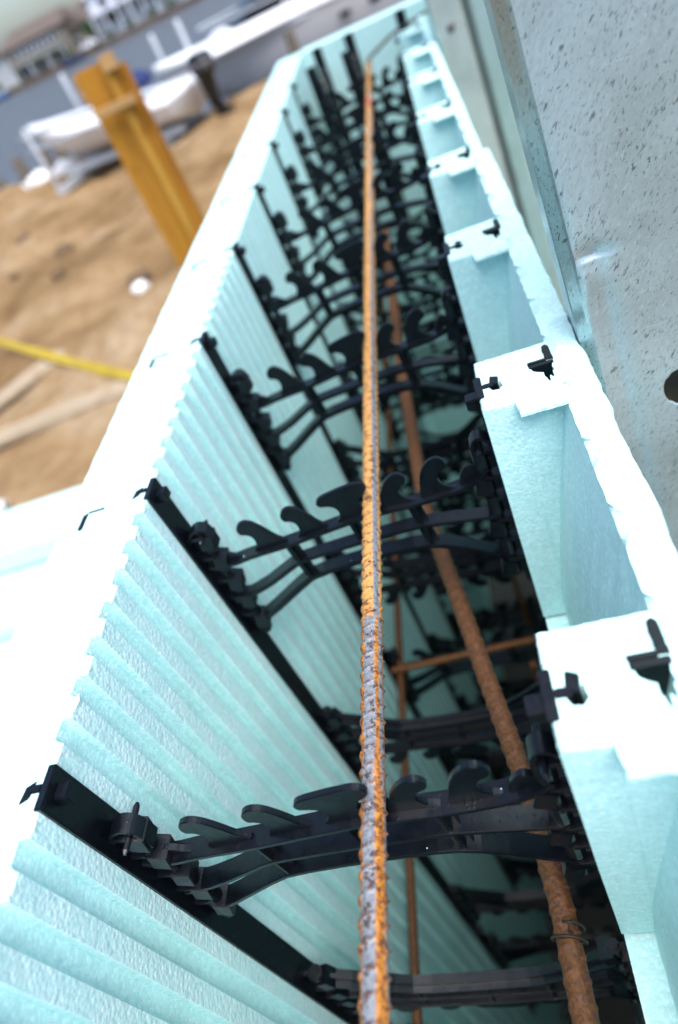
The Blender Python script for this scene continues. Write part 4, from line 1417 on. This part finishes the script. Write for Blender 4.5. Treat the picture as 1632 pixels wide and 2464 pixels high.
MB().plate([(-0.55, 0.68), (-0.34, 0.90), (0.3, 0.92), (0.5, 0.68)], -0.405, 0.405).obj('side_window', M_GLASS, car)
bb = empty('blue_boat', (-48.3, 94.5, WZ), 'small blue boat moored at the far bulkhead, left edge', 'boat')
a, d, n, L = hull((-46.7, 96.2, 0), (-50.5, 96.2, 0), 1.3, -2.25, -2.15, -2.85, M_BLUE, M_BLUE, None)
for o in list(bpy.data.objects):
    if o.parent is None and o.name.split('.')[0] in ('hull', 'deck'):
        o.parent = bb
        o.matrix_parent_inverse = Matrix.Translation((48.3, -94.5, -WZ))
nb = empty('navy_boat', (0, 0, 0), 'boat under a navy cover moored behind the lumber post top', 'boat')
hull((-35.6, 96.0, 0), (-38.6, 96.0, 0), 1.3, -2.25, -2.15, -2.85, M_NAVY, M_NAVY, nb)

# ------------------------------------------------------------------ loose beads and crumbs of foam
m = MB()
def bead(x, y, z, r):
    bm = bmesh.new()
    bmesh.ops.create_icosphere(bm, subdivisions=1, radius=r)
    off = len(m.v)
    vs = [(v.co.x + x, v.co.y + y, v.co.z + z) for v in bm.verts]
    bm.verts.index_update()
    m.add(vs, [tuple(v.index for v in f.verts) for f in bm.faces])
    bm.free()
for k in range(-1, 4):
    for pts_, n_ in ((TOPC, 2), (MIDC, 1), (BOTC, 1)):
        for i in range(n_):
            t = rnd.random() * (len(pts_) - 1.01)
            i0 = int(t)
            f = t - i0
            bead(pts_[i0][0] * (1 - f) + pts_[i0 + 1][0] * f, k * PZ + (rnd.random() - 0.5) * 0.009, pts_[i0][1] * (1 - f) + pts_[i0 + 1][1] * f + 0.0004, 0.00025 + 0.00025 * rnd.random())
for i in range(50):
    y = rnd.random() * 0.6 - 0.1
    bead(-0.0005, y, -0.0006, 0.0005 + 0.0006 * rnd.random())
m.obj('foam_crumbs', M_FOAM_C)['kind'] = 'stuff'

# stand every thing's root on its own base instead of the origin
def rebase(root, base):
    b = Vector(base)
    for ch in root.children:
        ch.location = Vector(ch.location) - b
    root.location = Vector(root.location) + b
rebase(bt, (-6.0, 16.4, -1.92))
rebase(lf, (-6.0, 16.4, -1.92))
for o in (bt, lf):                      # a four metre skiff and its lift, drawn up at the sand edge
    o.scale = (0.9, 0.9, 0.9)
    o.location = (-5.38, 14.75, -1.67)
rebase(cr, (0.1, 19.7, -3.1))
rebase(nb, (-37.1, 96.0, -2.85))
for o in list(bpy.data.objects):
    if o.type == 'EMPTY' and o.parent is None and o.name.startswith('steel_channel'):
        far = o.name != 'steel_channel'
        rebase(o, (0.40, 1.25, -1.7) if far else (0.39, 0.24, -0.5))
    if o.type == 'EMPTY' and o.parent is None and o.name.startswith('foam_form'):
        rebase(o, (0.25, 0.0, -H) if 'lower right' in o['label'] else (0.25, 1.07, -H))
